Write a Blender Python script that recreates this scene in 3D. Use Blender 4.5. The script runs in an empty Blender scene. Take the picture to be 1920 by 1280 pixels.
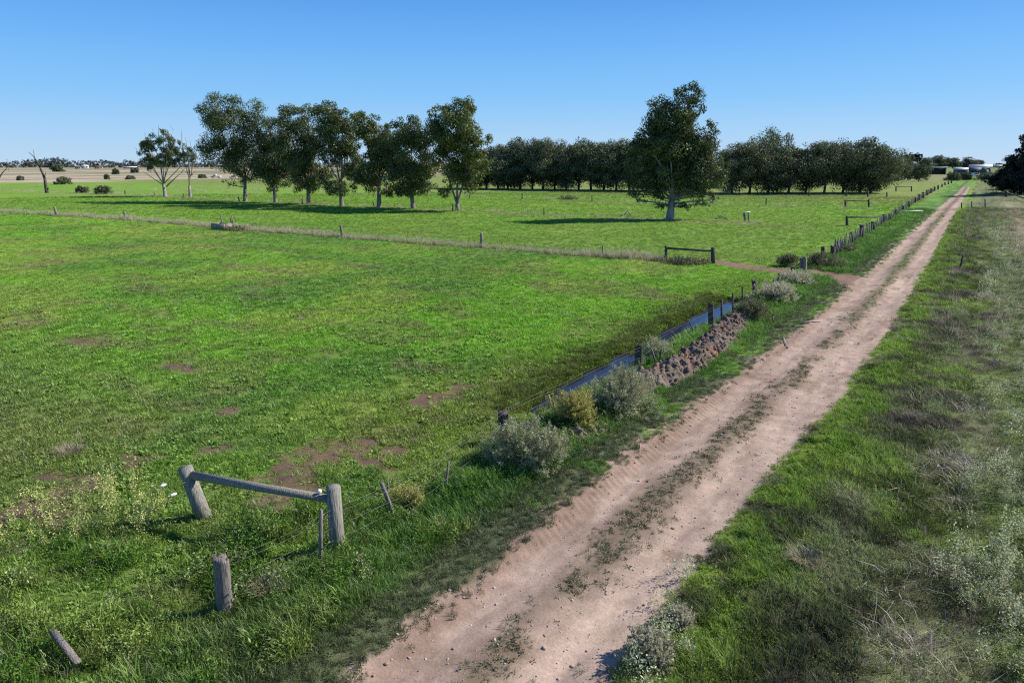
import bpy, math, random
import numpy as np
from mathutils import Vector

# ------------------------------------------------------------------ camera, sky, sun, exposure
C = bpy.context.scene.collection
S = bpy.context.scene
PITCH = math.radians(14.5)
PSI = math.radians(33.8)          # the track runs along +Y, the camera looks 33.8 degrees to its left
CAMH = 6.5
cam_d = bpy.data.cameras.new('camera'); cam = bpy.data.objects.new('camera', cam_d); C.objects.link(cam)
cam_d.sensor_width = 36.0; cam_d.lens = 24.0; cam_d.clip_start = 0.1; cam_d.clip_end = 12000
cam.location = (0, 0, CAMH); cam.rotation_euler = (math.pi/2 - PITCH, 0, PSI)
S.camera = cam

SUN_EL = math.radians(38); SUN_AZ = math.atan2(0.652, 0.758)   # azimuth clockwise from +Y
w = bpy.data.worlds.new('World'); S.world = w; w.use_nodes = True
nt = w.node_tree; bg = nt.nodes['Background']
sky = nt.nodes.new('ShaderNodeTexSky'); sky.sky_type = 'NISHITA'; sky.sun_disc = False
sky.sun_elevation = SUN_EL; sky.sun_rotation = SUN_AZ
sky.altitude = 0; sky.air_density = 1.0; sky.dust_density = 0.35; sky.ozone_density = 3.0
SKY = 0.105; EXPO = 0.6
tcw = nt.nodes.new('ShaderNodeTexCoord'); spx = nt.nodes.new('ShaderNodeSeparateXYZ'); nt.links.new(tcw.outputs['Generated'], spx.inputs[0])
rmp = nt.nodes.new('ShaderNodeValToRGB'); nt.links.new(spx.outputs['Z'], rmp.inputs[0]); rmp.color_ramp.interpolation = 'EASE'
stops = [(0.0, (.48, .68, .90)), (.035, (.375, .63, .93)), (.085, (.235, .55, .95)), (.15, (.148, .45, .93)), (.215, (.088, .335, .84)), (.5, (.032, .14, .45)), (1.0, (.022, .085, .31))]
for i_, (p, c) in enumerate(stops):
    e = rmp.color_ramp.elements[i_] if i_ < 2 else rmp.color_ramp.elements.new(p)
    e.position = p; e.color = (*c, 1)
rmp.color_ramp.interpolation = 'LINEAR'
scl = nt.nodes.new('ShaderNodeVectorMath'); scl.operation = 'SCALE'; scl.inputs['Scale'].default_value = 1/(SKY*2**EXPO); nt.links.new(rmp.outputs[0], scl.inputs[0])
mxw = nt.nodes.new('ShaderNodeMix'); mxw.data_type = 'RGBA'; mxw.inputs['Factor'].default_value = .92
nt.links.new(sky.outputs[0], mxw.inputs['A']); nt.links.new(scl.outputs[0], mxw.inputs['B'])
nt.links.new(mxw.outputs['Result'], bg.inputs[0]); bg.inputs[1].default_value = SKY
sl = bpy.data.lights.new('sun', 'SUN'); sl.energy = 4.2; sl.angle = math.radians(0.5); sl.color = (1.0, 0.95, 0.87)
sun = bpy.data.objects.new('sun', sl); C.objects.link(sun)
sd = Vector((math.sin(SUN_AZ)*math.cos(SUN_EL), math.cos(SUN_AZ)*math.cos(SUN_EL), math.sin(SUN_EL)))
sun.rotation_euler = sd.to_track_quat('Z', 'Y').to_euler(); sun.location = (60, 60, 60)
S.view_settings.view_transform = 'Standard'; S.view_settings.look = 'None'
S.view_settings.exposure = EXPO; S.view_settings.gamma = 1.0
S.cycles.max_bounces = 5; S.cycles.diffuse_bounces = 2; S.cycles.glossy_bounces = 2
S.cycles.transmission_bounces = 3; S.cycles.transparent_max_bounces = 6
S.cycles.use_denoising = False; S.cycles.pixel_filter_type = 'BLACKMAN_HARRIS'; S.cycles.filter_width = 1.2

R = np.random.default_rng(11)
rnd = random.Random(5)

# ------------------------------------------------------------------ helpers: survey
F = 1280.0
CP, SP = math.cos(PSI), math.sin(PSI)
def cam_to_uv(x, y): return x*CP - y*SP, x*SP + y*CP
def at(px, py, z=0.0):
    """where the sight line through a photo point meets the height z"""
    a = (px-960)/F; b = (py-640)/F
    dy = math.cos(PITCH) - b*math.sin(PITCH); dz = -math.sin(PITCH) - b*math.cos(PITCH)
    t = (z-CAMH)/dz
    u, v = cam_to_uv(a*t, dy*t); return u, v
def depth(u, v): return -u*SP + v*CP
def up_at(px, py, y):
    """point on the sight line at ground distance y ahead of the camera: (u, v, z)"""
    a = (px-960)/F; b = (py-640)/F
    dy = math.cos(PITCH) - b*math.sin(PITCH); dz = -math.sin(PITCH) - b*math.cos(PITCH)
    t = y/dy
    u, v = cam_to_uv(a*t, y); return u, v, CAMH + dz*t

def sm(x, a, b):
    t = np.clip((np.asarray(x, float)-a)/(b-a), 0, 1); return t*t*(3-2*t)
def vnoise(x, y, seed=0):
    x = np.asarray(x, float); y = np.asarray(y, float)
    xi = np.floor(x).astype(np.int64); yi = np.floor(y).astype(np.int64)
    fx = x-xi; fy = y-yi; fx = fx*fx*(3-2*fx); fy = fy*fy*(3-2*fy)
    def h(i, j):
        n = (i*374761393 + j*668265263 + seed*2147483647) & 0xFFFFFFFF
        n = ((n ^ (n >> 13))*1274126177) & 0xFFFFFFFF
        n = (n ^ (n >> 16)) & 0xFFFF
        return n/65535.0
    return (h(xi, yi)*(1-fx)+h(xi+1, yi)*fx)*(1-fy) + (h(xi, yi+1)*(1-fx)+h(xi+1, yi+1)*fx)*fy
def fbm(x, y, sc, seed=0, oct=3):
    s = 0; a = 1; t = 0
    for k in range(oct):
        s = s + a*vnoise(np.asarray(x)/sc*(2**k)+17.3*k, np.asarray(y)/sc*(2**k)-9.1*k, seed+k); t += a; a *= .5
    return s/t

VL = np.array([2, 5, 8, 12, 20, 30, 50, 80, 130, 200, 300.]); UL = np.array([-5.85, -5.95, -6.05, -6.02, -5.75, -5.4, -5.1, -5.15, -4.9, -4.3, -4.3])
VR = np.array([2, 5, 10, 15, 20, 30, 60, 100, 300.]); UR = np.array([-3.25, -3.2, -3.1, -2.95, -2.55, -2.3, -2.25, -2.35, -2.45])
def road_edges(v): return np.interp(v, VL, UL), np.interp(v, VR, UR)
FENCE_U = -8.45
DV = np.array([14.5, 15.5, 17.5, 20, 22, 23.2, 24.5, 26, 30, 33, 34.6]); DW = np.array([0, .16, .36, .48, .30, .10, .10, .44, .60, .46, 0])
DC = np.array([-9.25, -9.3, -9.5, -9.35, -9.55, -9.5, -9.4, -9.45, -9.25, -9.3, -9.9])
def ditch(u, v):
    wd = np.interp(v, DV, DW, left=0, right=0); c = np.interp(v, DV, DC)
    e = np.abs(u-c + .75*(fbm(u, v, .9, 77, 3)-.5)) - wd
    return np.where(wd > 0.01, e, 9.0)          # < 0 inside the water line

def gz(u, v):
    u = np.asarray(u, float); v = np.asarray(v, float)
    ul, ur = road_edges(v); uc = (ul+ur)/2; hw = (ur-ul)/2
    inroad = sm(np.abs(u-uc), hw+.35, hw-.15) * sm(v, 300, 230)
    d = np.hypot(u, v)
    z = (fbm(u, v, 2.2, 3)-.5)*.16*(1-inroad) + (fbm(u, v, .45, 9, 2)-.5)*.05*(1-inroad)
    z = z + (fbm(u, v, 40, 21, 2)-.5)*.5*sm(d, 40, 120)
    z = z + inroad*(-.03 - .05*np.exp(-((u-uc+.85)/.38)**2) - .05*np.exp(-((u-uc-.85)/.38)**2) + .03*np.exp(-((u-uc)/.35)**2))
    z = z + inroad*(fbm(u*3, v*.5, .5, 41, 3)-.5)*.035 + inroad*(fbm(u, v, .22, 43, 2)-.5)*.014
    bl = np.exp(-((u-ul-.10)/.20)**2)*(v < 60)
    z = z + bl*.03
    tread = np.exp(-((u-ul-.34)/.20)**2)*sm(v, 8, 10)*sm(v, 31, 26)
    z = z + tread*.012*np.sin(2*np.pi*(v + (u-ul)*.7)/.19)
    # verge banks
    z = z + sm(u, .2, 3)*((fbm(u, v, 5, 31)-.45)*.5 + sm(v, 70, 130)*(.15+.8*(fbm(u, v, 10, 33, 2)-.4)))
    z = z + .22*np.exp(-((u-FENCE_U-.35)/.7)**2)*sm(v, 60, 34)*sm(v, 8, 14)
    e = ditch(u, v)
    z = np.where(e < 1.2, z*(1-sm(e, 1.2, .1)) - .34*sm(e, .45, -.15), z)
    return z

# soil patches in the pasture: (px, py, half width m, half depth m)
SOIL = [(600, 852, .9, .8), (710, 862, .9, .6), (545, 905, .8, .8), (470, 925, .6, .4), (30, 968, 1.5, .8), (70, 950, .9, .5), (150, 905, .7, .4), (240, 862, .5, .4), (270, 866, .5, .4),
        (400, 850, .5, .4), (1090, 618, 1.0, 1.6), (1060, 628, .6, .8), (730, 586, 1.6, .7), (640, 660, .5, .3), (850, 590, 1.2, .7), (820, 745, 1.0, .8),
        (905, 715, .5, .6), (430, 772, .6, .3), (60, 935, .8, .5), (1000, 575, 1.4, .7), (540, 880, .5, .4), (330, 560, 1.5, .6), (760, 700, .6, .5),
        (90, 900, .6, .4), (880, 728, .8, .5), (500, 940, .7, .5), (690, 830, .5, .4), (150, 640, 1.4, .5), (60, 600, 1.6, .6), (330, 690, 1.2, .35)]
SOIL = [(at(p, q), a, b) for p, q, a, b in SOIL]
DRIVE = np.array([at(1290, 488), at(1345, 491), at(1420, 503), at(1500, 510), at(1575, 519), at(1640, 540)])
HEAP = [at(1200, 735), at(1245, 712), at(1300, 678), at(1345, 645), at(1370, 618), at(1402, 595)]
def seg_dist(u, v, pts):
    best = np.full(np.shape(u), 1e9)
    for (x0, y0), (x1, y1) in zip(pts[:-1], pts[1:]):
        dx, dy = x1-x0, y1-y0; L = dx*dx+dy*dy
        t = np.clip(((u-x0)*dx+(v-y0)*dy)/L, 0, 1)
        best = np.minimum(best, np.hypot(u-x0-t*dx, v-y0-t*dy))
    return best
def soil_mask(u, v):
    m = np.zeros(np.shape(u)); wob = (fbm(u, v, .4, 51, 3)-.5)*2.4
    for (a, b), ru, rv in SOIL:
        amp = 1.0 if b < 15.5 else .45
        e = np.hypot((u-a)/(ru*.9), (v-b)/(rv*1.1)) + wob
        m = np.maximum(m, sm(e, 1.35, .45)*.97*amp)
    m = np.maximum(m, sm(seg_dist(u, v, HEAP) + wob*.1, .62, .45))
    dd = seg_dist(u, v, DRIVE) + wob*.6
    m = np.maximum(m, sm(dd, 1.5, .9))
    return m

def lerp(a, b, t): t = np.asarray(t)[..., None]; return a*(1-t) + b*t
def col3(*c): return np.array(c, float)
ROADC = col3(.40, .295, .228); SOILC = col3(.13, .085, .058)
def road_mask(u, v):
    ul, ur = road_edges(v)
    wob = (fbm(u, v, .7, 61, 3)-.5)*.7
    m = sm(u-ul+wob, -.18, .12)*sm(ur-u+wob*.6, -.12, .12)*sm(v, 262, 236)
    return m
def mid_mask(u, v):
    """the grassy crown between the wheel tracks"""
    ul, ur = road_edges(v); uc = (ul+ur)/2+.02
    wob = (fbm(u, v*.4, .5, 63, 3)-.5)
    m = np.exp(-((u-uc+wob*.5)/.29)**2)*sm(fbm(u, v*.6, 1.1, 65, 2) + sm(v, 38, 70)*.5, .22, .46)
    return np.clip(m*1.15, 0, 1)
def grass_col(u, v):
    """colour of what grows at (u, v)"""
    u = np.asarray(u, float); v = np.asarray(v, float)
    big = fbm(u, v, 14, 71); mid = fbm(u, v*1.6, 4, 75); fin = fbm(u, v, .9, 79)
    br = col3(.132, .268, .022); md = col3(.092, .188, .026); yl = col3(.205, .262, .044); ol = col3(.130, .135, .050); bn = col3(.165, .125, .075)
    c = lerp(md, br, sm(big*.55+mid*.45, .36, .54))
    c = lerp(c, yl, sm(fbm(u, v, 6, 83), .50, .70)*.6)
    c = lerp(c, ol, sm(mid*.6+fin*.4, .52, .68)*.5)
    c = lerp(c, bn, sm(fbm(u*.7, v*1.6, 2.6, 87), .60, .74)*.38)
    near_left = sm(u, -12, -22)*sm(v, 18, 4)
    c = lerp(c, col3(.120, .145, .045), np.clip(sm(v, 13, 5)*.55 + near_left*.3, 0, .7))
    # wet rank edge along the ditch
    c = lerp(c, col3(.095, .130, .020), sm(u, -14, -10.5)*sm(v, 8, 16)*sm(v, 50, 36)*(.35+.4*fin))
    # back paddock, evenly bright
    bp = sm(v, 46, 50)*sm(u, -9, -11)
    c = lerp(c, lerp(col3(.105, .215, .022), col3(.150, .215, .038), fbm(u, v, 9, 91)), bp*.75)
    c = lerp(c, col3(.150, .165, .055), sm(v, 124, 150)*.7*sm(u, -6, -9))
    # straw country far to the left
    st = sm(u + (fbm(u*.6, v, 34, 93)-.5)*110, -288, -325)
    c = lerp(c, lerp(col3(.33, .262, .190), col3(.14, .150, .075), sm(fbm(v*.12+u*.05, u*.9, 22, 95, 3), .46, .58)), st)
    c = lerp(c, col3(.17, .16, .09), sm(v, 235, 350)*sm(fbm(u*.3, v, 60, 97), .42, .6)*.7)
    # dry fence lines
    for vv, wd, u0, u1 in ((44.6, .9, -120, -14.5), (80, 1.6, -240, -16), (117, 1.8, -200, -13), (100, 1.0, -260, -120)):
        k = np.exp(-((v-vv+ (0.004*(u+60) if vv < 50 else 0) + (fbm(u, v, 8, 98)-.5)*1.5)/wd)**2)*((u > u0) & (u < u1))
        c = lerp(c, col3(.20, .16, .10), k*(.18 if vv < 50 else .55)*sm(fbm(u, v, 6, 99), .25, .5))
    # left verge between fence and track
    lv = sm(u, FENCE_U-.25, FENCE_U+.15)
    lc = lerp(col3(.066, .140, .024), col3(.115, .210, .038), sm(fbm(u, v, 1.6, 101), .4, .62))
    ul, ur = road_edges(v)
    lc = lerp(lc, col3(.075, .088, .048), sm(u-ul, -1.5, -.5)*sm(fbm(u, v, .9, 103)+sm(v, 14, 5)*.2, .32, .55)*.9)
    lc = lerp(lc, col3(.10, .12, .05), sm(v, 9, 4)*.55)
    c = lerp(c, lc, lv)
    # right verge: green strip, grey weeds, silver bushes
    rv_ = sm(u-ur, -.4, .0)
    gcol = lerp(col3(.100, .180, .024), col3(.185, .255, .040), fbm(u, v, 1.4, 105))
    wcol = lerp(col3(.085, .118, .036), col3(.150, .150, .082), fbm(u, v, 1.2, 107))
    wcol = lerp(wcol, col3(.110, .092, .075), sm(fbm(u, v, 2.2, 109), .52, .66)*.8)
    wcol = lerp(wcol, col3(.120, .175, .030), sm(fbm(u, v, 1.7, 111), .46, .60)*.75)
    gstrip = sm(u-ur+(fbm(u, v, 1.5, 113)-.5)*1.6, 1.7, .6)*(.35+.65*sm(v, 5.5, 9.5))
    wcol = wcol*(.55+.85*sm(fbm(u, v, .75, 127, 2), .3, .7))[..., None]
    rc = lerp(wcol, gcol, gstrip*sm(fbm(u, v, .7, 115), .34, .52))
    silver = sm(u + (fbm(u, v, 2, 117)-.5)*1.6, .8, 1.7)*sm(v, 95, 50)
    rc = lerp(rc, lerp(col3(.075, .115, .030), col3(.130, .155, .075), fbm(u, v, .9, 119)), silver*.6)
    rc = lerp(rc, col3(.36, .27, .21), np.exp(-((u-4.4)/1.3)**2)*sm(v, 55, 75)*sm(v, 170, 120)*.95)
    rc = lerp(rc, col3(.115, .135, .055), sm(v, 60, 110)*sm(u, -1.5, 0)*.6)
    c = lerp(c, rc, rv_)
    # between the wheel tracks
    inr = sm(u-ul, -.1, .3)*sm(ur-u, -.1, .3)
    c = lerp(c, lerp(col3(.085, .095, .045), col3(.10, .19, .035), sm(v, 25, 45)), inr)
    return c*1.5
def ground_col(u, v):
    g = grass_col(u, v)
    thatch = lerp(g*.96, col3(.12, .09, .055), .28*np.ones(np.shape(u))*sm(np.hypot(u, v), 120, 40))
    s = soil_mask(u, v)
    sc = lerp(SOILC, col3(.20, .135, .095), fbm(u, v, .5, 121))
    sc = lerp(sc, col3(.27, .17, .125), sm(seg_dist(u, v, DRIVE), 1.6, .5)*.8)
    c = lerp(thatch, sc, s)
    m = road_mask(u, v); mm = mid_mask(u, v)
    ul, ur = road_edges(v); uc = (ul+ur)/2
    rc = lerp(ROADC, ROADC*1.16, fbm(u*2.5, v*.6, 1.0, 123))
    rc = rc*(.86+.28*fbm(u, v*.07, .32, 129, 3))[..., None]*(.94+.12*sm(fbm(u, v*.1, .2, 131, 2), .35, .65))[..., None]
    rc = lerp(rc, col3(.24, .155, .115), np.exp(-((u-ul-.25)/.30)**2)*.65*sm(v, 70, 30))
    rc = lerp(rc, col3(.25, .17, .13), np.exp(-((u-uc)/.40)**2)*.5)
    rc = lerp(rc, col3(.25, .17, .125), sm(fbm(u*1.5, v*.7, .9, 125, 4), .52, .68)*.55)
    rc = lerp(rc, col3(.11, .095, .055), mm*.55)
    c = lerp(c, rc, m)
    e = ditch(u, v)
    c = lerp(c, col3(.09, .065, .035), sm(e, .5, .1))
    return c

# ------------------------------------------------------------------ helpers: meshes
def mesh_np(name, verts, quads=None, tris=None):
    me = bpy.data.meshes.new(name)
    verts = np.asarray(verts, np.float32); nq = 0 if quads is None else len(quads); ntr = 0 if tris is None else len(tris)
    me.vertices.add(len(verts)); me.vertices.foreach_set('co', verts.ravel())
    li = []
    if nq: li.append(np.asarray(quads, np.int32).ravel())
    if ntr: li.append(np.asarray(tris, np.int32).ravel())
    if li:
        li = np.concatenate(li)
        me.loops.add(len(li)); me.loops.foreach_set('vertex_index', li)
        tot = np.concatenate([np.full(nq, 4, np.int32), np.full(ntr, 3, np.int32)])
        st = np.concatenate([[0], np.cumsum(tot)[:-1]]).astype(np.int32)
        me.polygons.add(nq+ntr); me.polygons.foreach_set('loop_start', st); me.polygons.foreach_set('loop_total', tot)
    me.update(calc_edges=True); me.validate()
    return me
def fattr(me, name, vals):
    a = me.attributes.new(name, 'FLOAT', 'POINT'); a.data.foreach_set('value', np.asarray(vals, np.float32).ravel())
def cattr(me, name, vals):
    v = np.ones((len(vals), 4), np.float32); v[:, :3] = vals
    a = me.attributes.new(name, 'FLOAT_COLOR', 'POINT'); a.data.foreach_set('color', v.ravel())
class MB:
    """collects tubes, boxes and prisms into one mesh"""
    def __init__(s): s.v = []; s.q = []; s.t = []; s.n = 0
    def _add(s, v, q=(), t=()):
        s.v.append(np.asarray(v, float)); s.q += [tuple(i+s.n for i in f) for f in q]; s.t += [tuple(i+s.n for i in f) for f in t]; s.n += len(v)
    def tube(s, pts, rad, n=7, cap=True, rough=0.0, flat=1.0):
        pts = [np.asarray(p, float) for p in pts]; vs = []
        for i, p in enumerate(pts):
            d = pts[min(i+1, len(pts)-1)] - pts[max(i-1, 0)]; d = d/(np.linalg.norm(d)+1e-9)
            a = np.cross(d, (0, 0, 1)) if abs(d[2]) < .95 else np.cross(d, (0, 1, 0))
            a = a/np.linalg.norm(a); b = np.cross(d, a); r = rad[i] if hasattr(rad, '__len__') else rad
            for k in range(n):
                t = 2*math.pi*k/n; rr = r*(1+rough*math.sin(k*2.7+1.3*math.sin(k*5.1)))
                vs.append(p + a*rr*math.cos(t) + b*rr*flat*math.sin(t))
        q = []; m = len(pts)
        for i in range(m-1):
            for k in range(n): q.append((i*n+k, i*n+(k+1) % n, (i+1)*n+(k+1) % n, (i+1)*n+k))
        t = []
        if cap:
            c0, c1 = len(vs), len(vs)+1; vs += [pts[0], pts[-1]]
            for k in range(n): t.append((c0, (k+1) % n, k)); t.append((c1, (m-1)*n+k, (m-1)*n+(k+1) % n))
        s._add(vs, q, t)
    def box(s, x0, x1, y0, y1, z0, z1):
        v = [(x0, y0, z0), (x1, y0, z0), (x1, y1, z0), (x0, y1, z0), (x0, y0, z1), (x1, y0, z1), (x1, y1, z1), (x0, y1, z1)]
        s._add(v, [(3, 2, 1, 0), (4, 5, 6, 7), (0, 1, 5, 4), (1, 2, 6, 5), (2, 3, 7, 6), (3, 0, 4, 7)])
    def obox(s, p0, p1, w, h, up=(0, 0, 1)):
        """a bar from p0 to p1, w wide, h high"""
        p0 = np.asarray(p0, float); p1 = np.asarray(p1, float); d = p1-p0; d /= np.linalg.norm(d)
        a = np.cross(d, up); 
        if np.linalg.norm(a) < 1e-4: a = np.cross(d, (1, 0, 0))
        a /= np.linalg.norm(a); b = np.cross(a, d); v = []
        for p in (p0, p1):
            for sx, sy in ((-1, -1), (1, -1), (1, 1), (-1, 1)): v.append(p + a*sx*w/2 + b*sy*h/2)
        s._add(v, [(3, 2, 1, 0), (4, 5, 6, 7), (0, 1, 5, 4), (1, 2, 6, 5), (2, 3, 7, 6), (3, 0, 4, 7)])
    def prism(s, prof, axis_pts):
        """profile polygon [(x,z)] extruded in y between two values"""
        n = len(prof); y0, y1 = axis_pts
        v = [(x, y0, z) for x, z in prof] + [(x, y1, z) for x, z in prof]
        q = [(k, (k+1) % n, n+(k+1) % n, n+k) for k in range(n)]
        cx = sum(p[0] for p in prof)/n; cz = sum(p[1] for p in prof)/n
        v += [(cx, y0, cz), (cx, y1, cz)]
        t = [(2*n, (k+1) % n, k) for k in range(n)] + [(2*n+1, n+k, n+(k+1) % n) for k in range(n)]
        s._add(v, q, t)
    def build(s, name, mat, parent=None, smooth=False):
        v = np.concatenate(s.v); me = mesh_np(name, v, s.q or None, s.t or None)
        if smooth: me.polygons.foreach_set('use_smooth', np.ones(len(me.polygons), bool))
        me.materials.append(mat); o = bpy.data.objects.new(name, me); C.objects.link(o)
        if parent: o.parent = parent
        return o
def tag(o, label=None, cat=None, group=None, kind=None):
    if label: o['label'] = label
    if cat: o['category'] = cat
    if group: o['group'] = group
    if kind: o['kind'] = kind
    return o
def thing(name, loc, label, cat, group=None, rz=0.0):
    o = bpy.data.objects.new(name, None); C.objects.link(o); o.location = loc; o.rotation_euler = (0, 0, rz); o.empty_display_size = .3
    return tag(o, label, cat, group)
def link_mesh(name, me, mat, parent=None):
    me.materials.append(mat); o = bpy.data.objects.new(name, me); C.objects.link(o)
    if parent: o.parent = parent
    return o
def copy_tree(o, parent=None):
    c = o.copy(); C.objects.link(c)
    if parent: c.parent = parent
    for ch in [x for x in o.children]: copy_tree(ch, c)
    return c

# ------------------------------------------------------------------ materials
def newmat(name):
    m = bpy.data.materials.new(name); m.use_nodes = True; n = m.node_tree; n.nodes.clear()
    out = n.nodes.new('ShaderNodeOutputMaterial'); return m, n, out
def N(n, t, **kw):
    x = n.nodes.new(t)
    for k, v in kw.items(): setattr(x, k, v)
    return x
def plain(name, color, rough=.7, var=.2, scale=6.0, stretch=None, bump=.0, metal=0.0, spec=.3):
    m, n, out = newmat(name); b = N(n, 'ShaderNodeBsdfPrincipled'); b.inputs['Roughness'].default_value = rough
    b.inputs['Metallic'].default_value = metal; b.inputs['Specular IOR Level'].default_value = spec
    tc = N(n, 'ShaderNodeTexCoord'); mp = N(n, 'ShaderNodeMapping'); n.links.new(tc.outputs['Object'], mp.inputs[0])
    if stretch: mp.inputs['Scale'].default_value = stretch
    no = N(n, 'ShaderNodeTexNoise'); no.inputs['Scale'].default_value = scale; no.inputs['Detail'].default_value = 5
    n.links.new(mp.outputs[0], no.inputs['Vector'])
    cr = N(n, 'ShaderNodeValToRGB'); cr.color_ramp.elements[0].position = .3; cr.color_ramp.elements[1].position = .7
    cr.color_ramp.elements[0].color = (*[c*(1-var) for c in color], 1); cr.color_ramp.elements[1].color = (*[min(1, c*(1+var)) for c in color], 1)
    n.links.new(no.outputs['Fac'], cr.inputs[0]); n.links.new(cr.outputs[0], b.inputs['Base Color'])
    if bump:
        bp = N(n, 'ShaderNodeBump'); bp.inputs['Strength'].default_value = bump; bp.inputs['Distance'].default_value = .02
        n.links.new(no.outputs['Fac'], bp.inputs['Height']); n.links.new(bp.outputs[0], b.inputs['Normal'])
    n.links.new(b.outputs[0], out.inputs[0]); return m
def leafmat(name, c0, c1, transl=.3, gloss=.06, rough=.45):
    """leaves: two colours picked per leaf by the 'leaf' attribute"""
    m, n, out = newmat(name)
    at_ = N(n, 'ShaderNodeAttribute', attribute_name='leaf'); cr = N(n, 'ShaderNodeMix', data_type='RGBA')
    cr.inputs['A'].default_value = (*c0, 1); cr.inputs['B'].default_value = (*c1, 1); n.links.new(at_.outputs['Fac'], cr.inputs['Factor'])
    d = N(n, 'ShaderNodeBsdfDiffuse'); t = N(n, 'ShaderNodeBsdfTranslucent'); g = N(n, 'ShaderNodeBsdfGlossy'); g.inputs['Roughness'].default_value = rough
    g.inputs['Color'].default_value = (.8, .85, .9, 1)
    n.links.new(cr.outputs['Result'], d.inputs[0]); n.links.new(cr.outputs['Result'], t.inputs[0])
    a = N(n, 'ShaderNodeMixShader'); a.inputs[0].default_value = transl; n.links.new(d.outputs[0], a.inputs[1]); n.links.new(t.outputs[0], a.inputs[2])
    b = N(n, 'ShaderNodeMixShader'); b.inputs[0].default_value = gloss; n.links.new(a.outputs[0], b.inputs[1]); n.links.new(g.outputs[0], b.inputs[2])
    n.links.new(b.outputs[0], out.inputs[0]); return m
def tintmat(name, transl=.35, gloss=.04, gain=1.0):
    """scattered plants: colour of the place they grow, varied per blade"""
    m, n, out = newmat(name)
    ti = N(n, 'ShaderNodeAttribute', attribute_name='tint', attribute_type='INSTANCER')
    lf = N(n, 'ShaderNodeAttribute', attribute_name='leaf')
    mr = N(n, 'ShaderNodeMapRange'); mr.inputs['To Min'].default_value = .62*gain; mr.inputs['To Max'].default_value = 1.45*gain
    n.links.new(lf.outputs['Fac'], mr.inputs['Value'])
    mu = N(n, 'ShaderNodeVectorMath', operation='SCALE'); n.links.new(ti.outputs['Color'], mu.inputs[0]); n.links.new(mr.outputs[0], mu.inputs['Scale'])
    d = N(n, 'ShaderNodeBsdfDiffuse'); t = N(n, 'ShaderNodeBsdfTranslucent'); g = N(n, 'ShaderNodeBsdfGlossy'); g.inputs['Roughness'].default_value = .5
    n.links.new(mu.outputs[0], d.inputs[0]); n.links.new(mu.outputs[0], t.inputs[0])
    a = N(n, 'ShaderNodeMixShader'); a.inputs[0].default_value = transl; n.links.new(d.outputs[0], a.inputs[1]); n.links.new(t.outputs[0], a.inputs[2])
    b = N(n, 'ShaderNodeMixShader'); b.inputs[0].default_value = gloss; n.links.new(a.outputs[0], b.inputs[1]); n.links.new(g.outputs[0], b.inputs[2])
    n.links.new(b.outputs[0], out.inputs[0]); return m

def ground_material():
    m, n, out = newmat('ground_earth')
    b = N(n, 'ShaderNodeBsdfPrincipled'); b.inputs['Roughness'].default_value = .95; b.inputs['Specular IOR Level'].default_value = .08
    ca = N(n, 'ShaderNodeAttribute', attribute_name='Col')
    geo = N(n, 'ShaderNodeNewGeometry')
    n1 = N(n, 'ShaderNodeTexNoise'); n1.inputs['Scale'].default_value = 2.2; n1.inputs['Detail'].default_value = 8; n1.inputs['Roughness'].default_value = .72
    n2 = N(n, 'ShaderNodeTexNoise'); n2.inputs['Scale'].default_value = 24; n2.inputs['Detail'].default_value = 4; n2.inputs['Roughness'].default_value = .7
    n3 = N(n, 'ShaderNodeTexNoise'); n3.inputs['Scale'].default_value = .16; n3.inputs['Detail'].default_value = 6
    for x in (n1, n2, n3): n.links.new(geo.outputs['Position'], x.inputs['Vector'])
    def rng(src, lo, hi):
        r = N(n, 'ShaderNodeMapRange'); r.inputs['From Min'].default_value = .3; r.inputs['From Max'].default_value = .7
        r.inputs['To Min'].default_value = lo; r.inputs['To Max'].default_value = hi; n.links.new(src, r.inputs['Value']); return r.outputs[0]
    def mul(a, c):
        r = N(n, 'ShaderNodeMath', operation='MULTIPLY'); n.links.new(a, r.inputs[0]); n.links.new(c, r.inputs[1]); return r.outputs[0]
    k = mul(mul(rng(n1.outputs['Fac'], .72, 1.26), rng(n2.outputs['Fac'], .78, 1.2)), rng(n3.outputs['Fac'], .86, 1.14))
    sc = N(n, 'ShaderNodeVectorMath', operation='SCALE'); n.links.new(ca.outputs['Color'], sc.inputs[0]); n.links.new(k, sc.inputs['Scale'])
    n.links.new(sc.outputs[0], b.inputs['Base Color'])
    ad = N(n, 'ShaderNodeMath', operation='ADD'); n.links.new(n1.outputs['Fac'], ad.inputs[0]); n.links.new(mul(n2.outputs['Fac'], rng(n2.outputs['Fac'], .3, .6)), ad.inputs[1])
    rg_ = N(n, 'ShaderNodeAttribute', attribute_name='rough'); bp = N(n, 'ShaderNodeBump'); bp.inputs['Distance'].default_value = .06; n.links.new(rg_.outputs['Fac'], bp.inputs['Strength'])
    n.links.new(ad.outputs[0], bp.inputs['Height']); n.links.new(bp.outputs[0], b.inputs['Normal'])
    n.links.new(b.outputs[0], out.inputs[0]); return m

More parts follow.
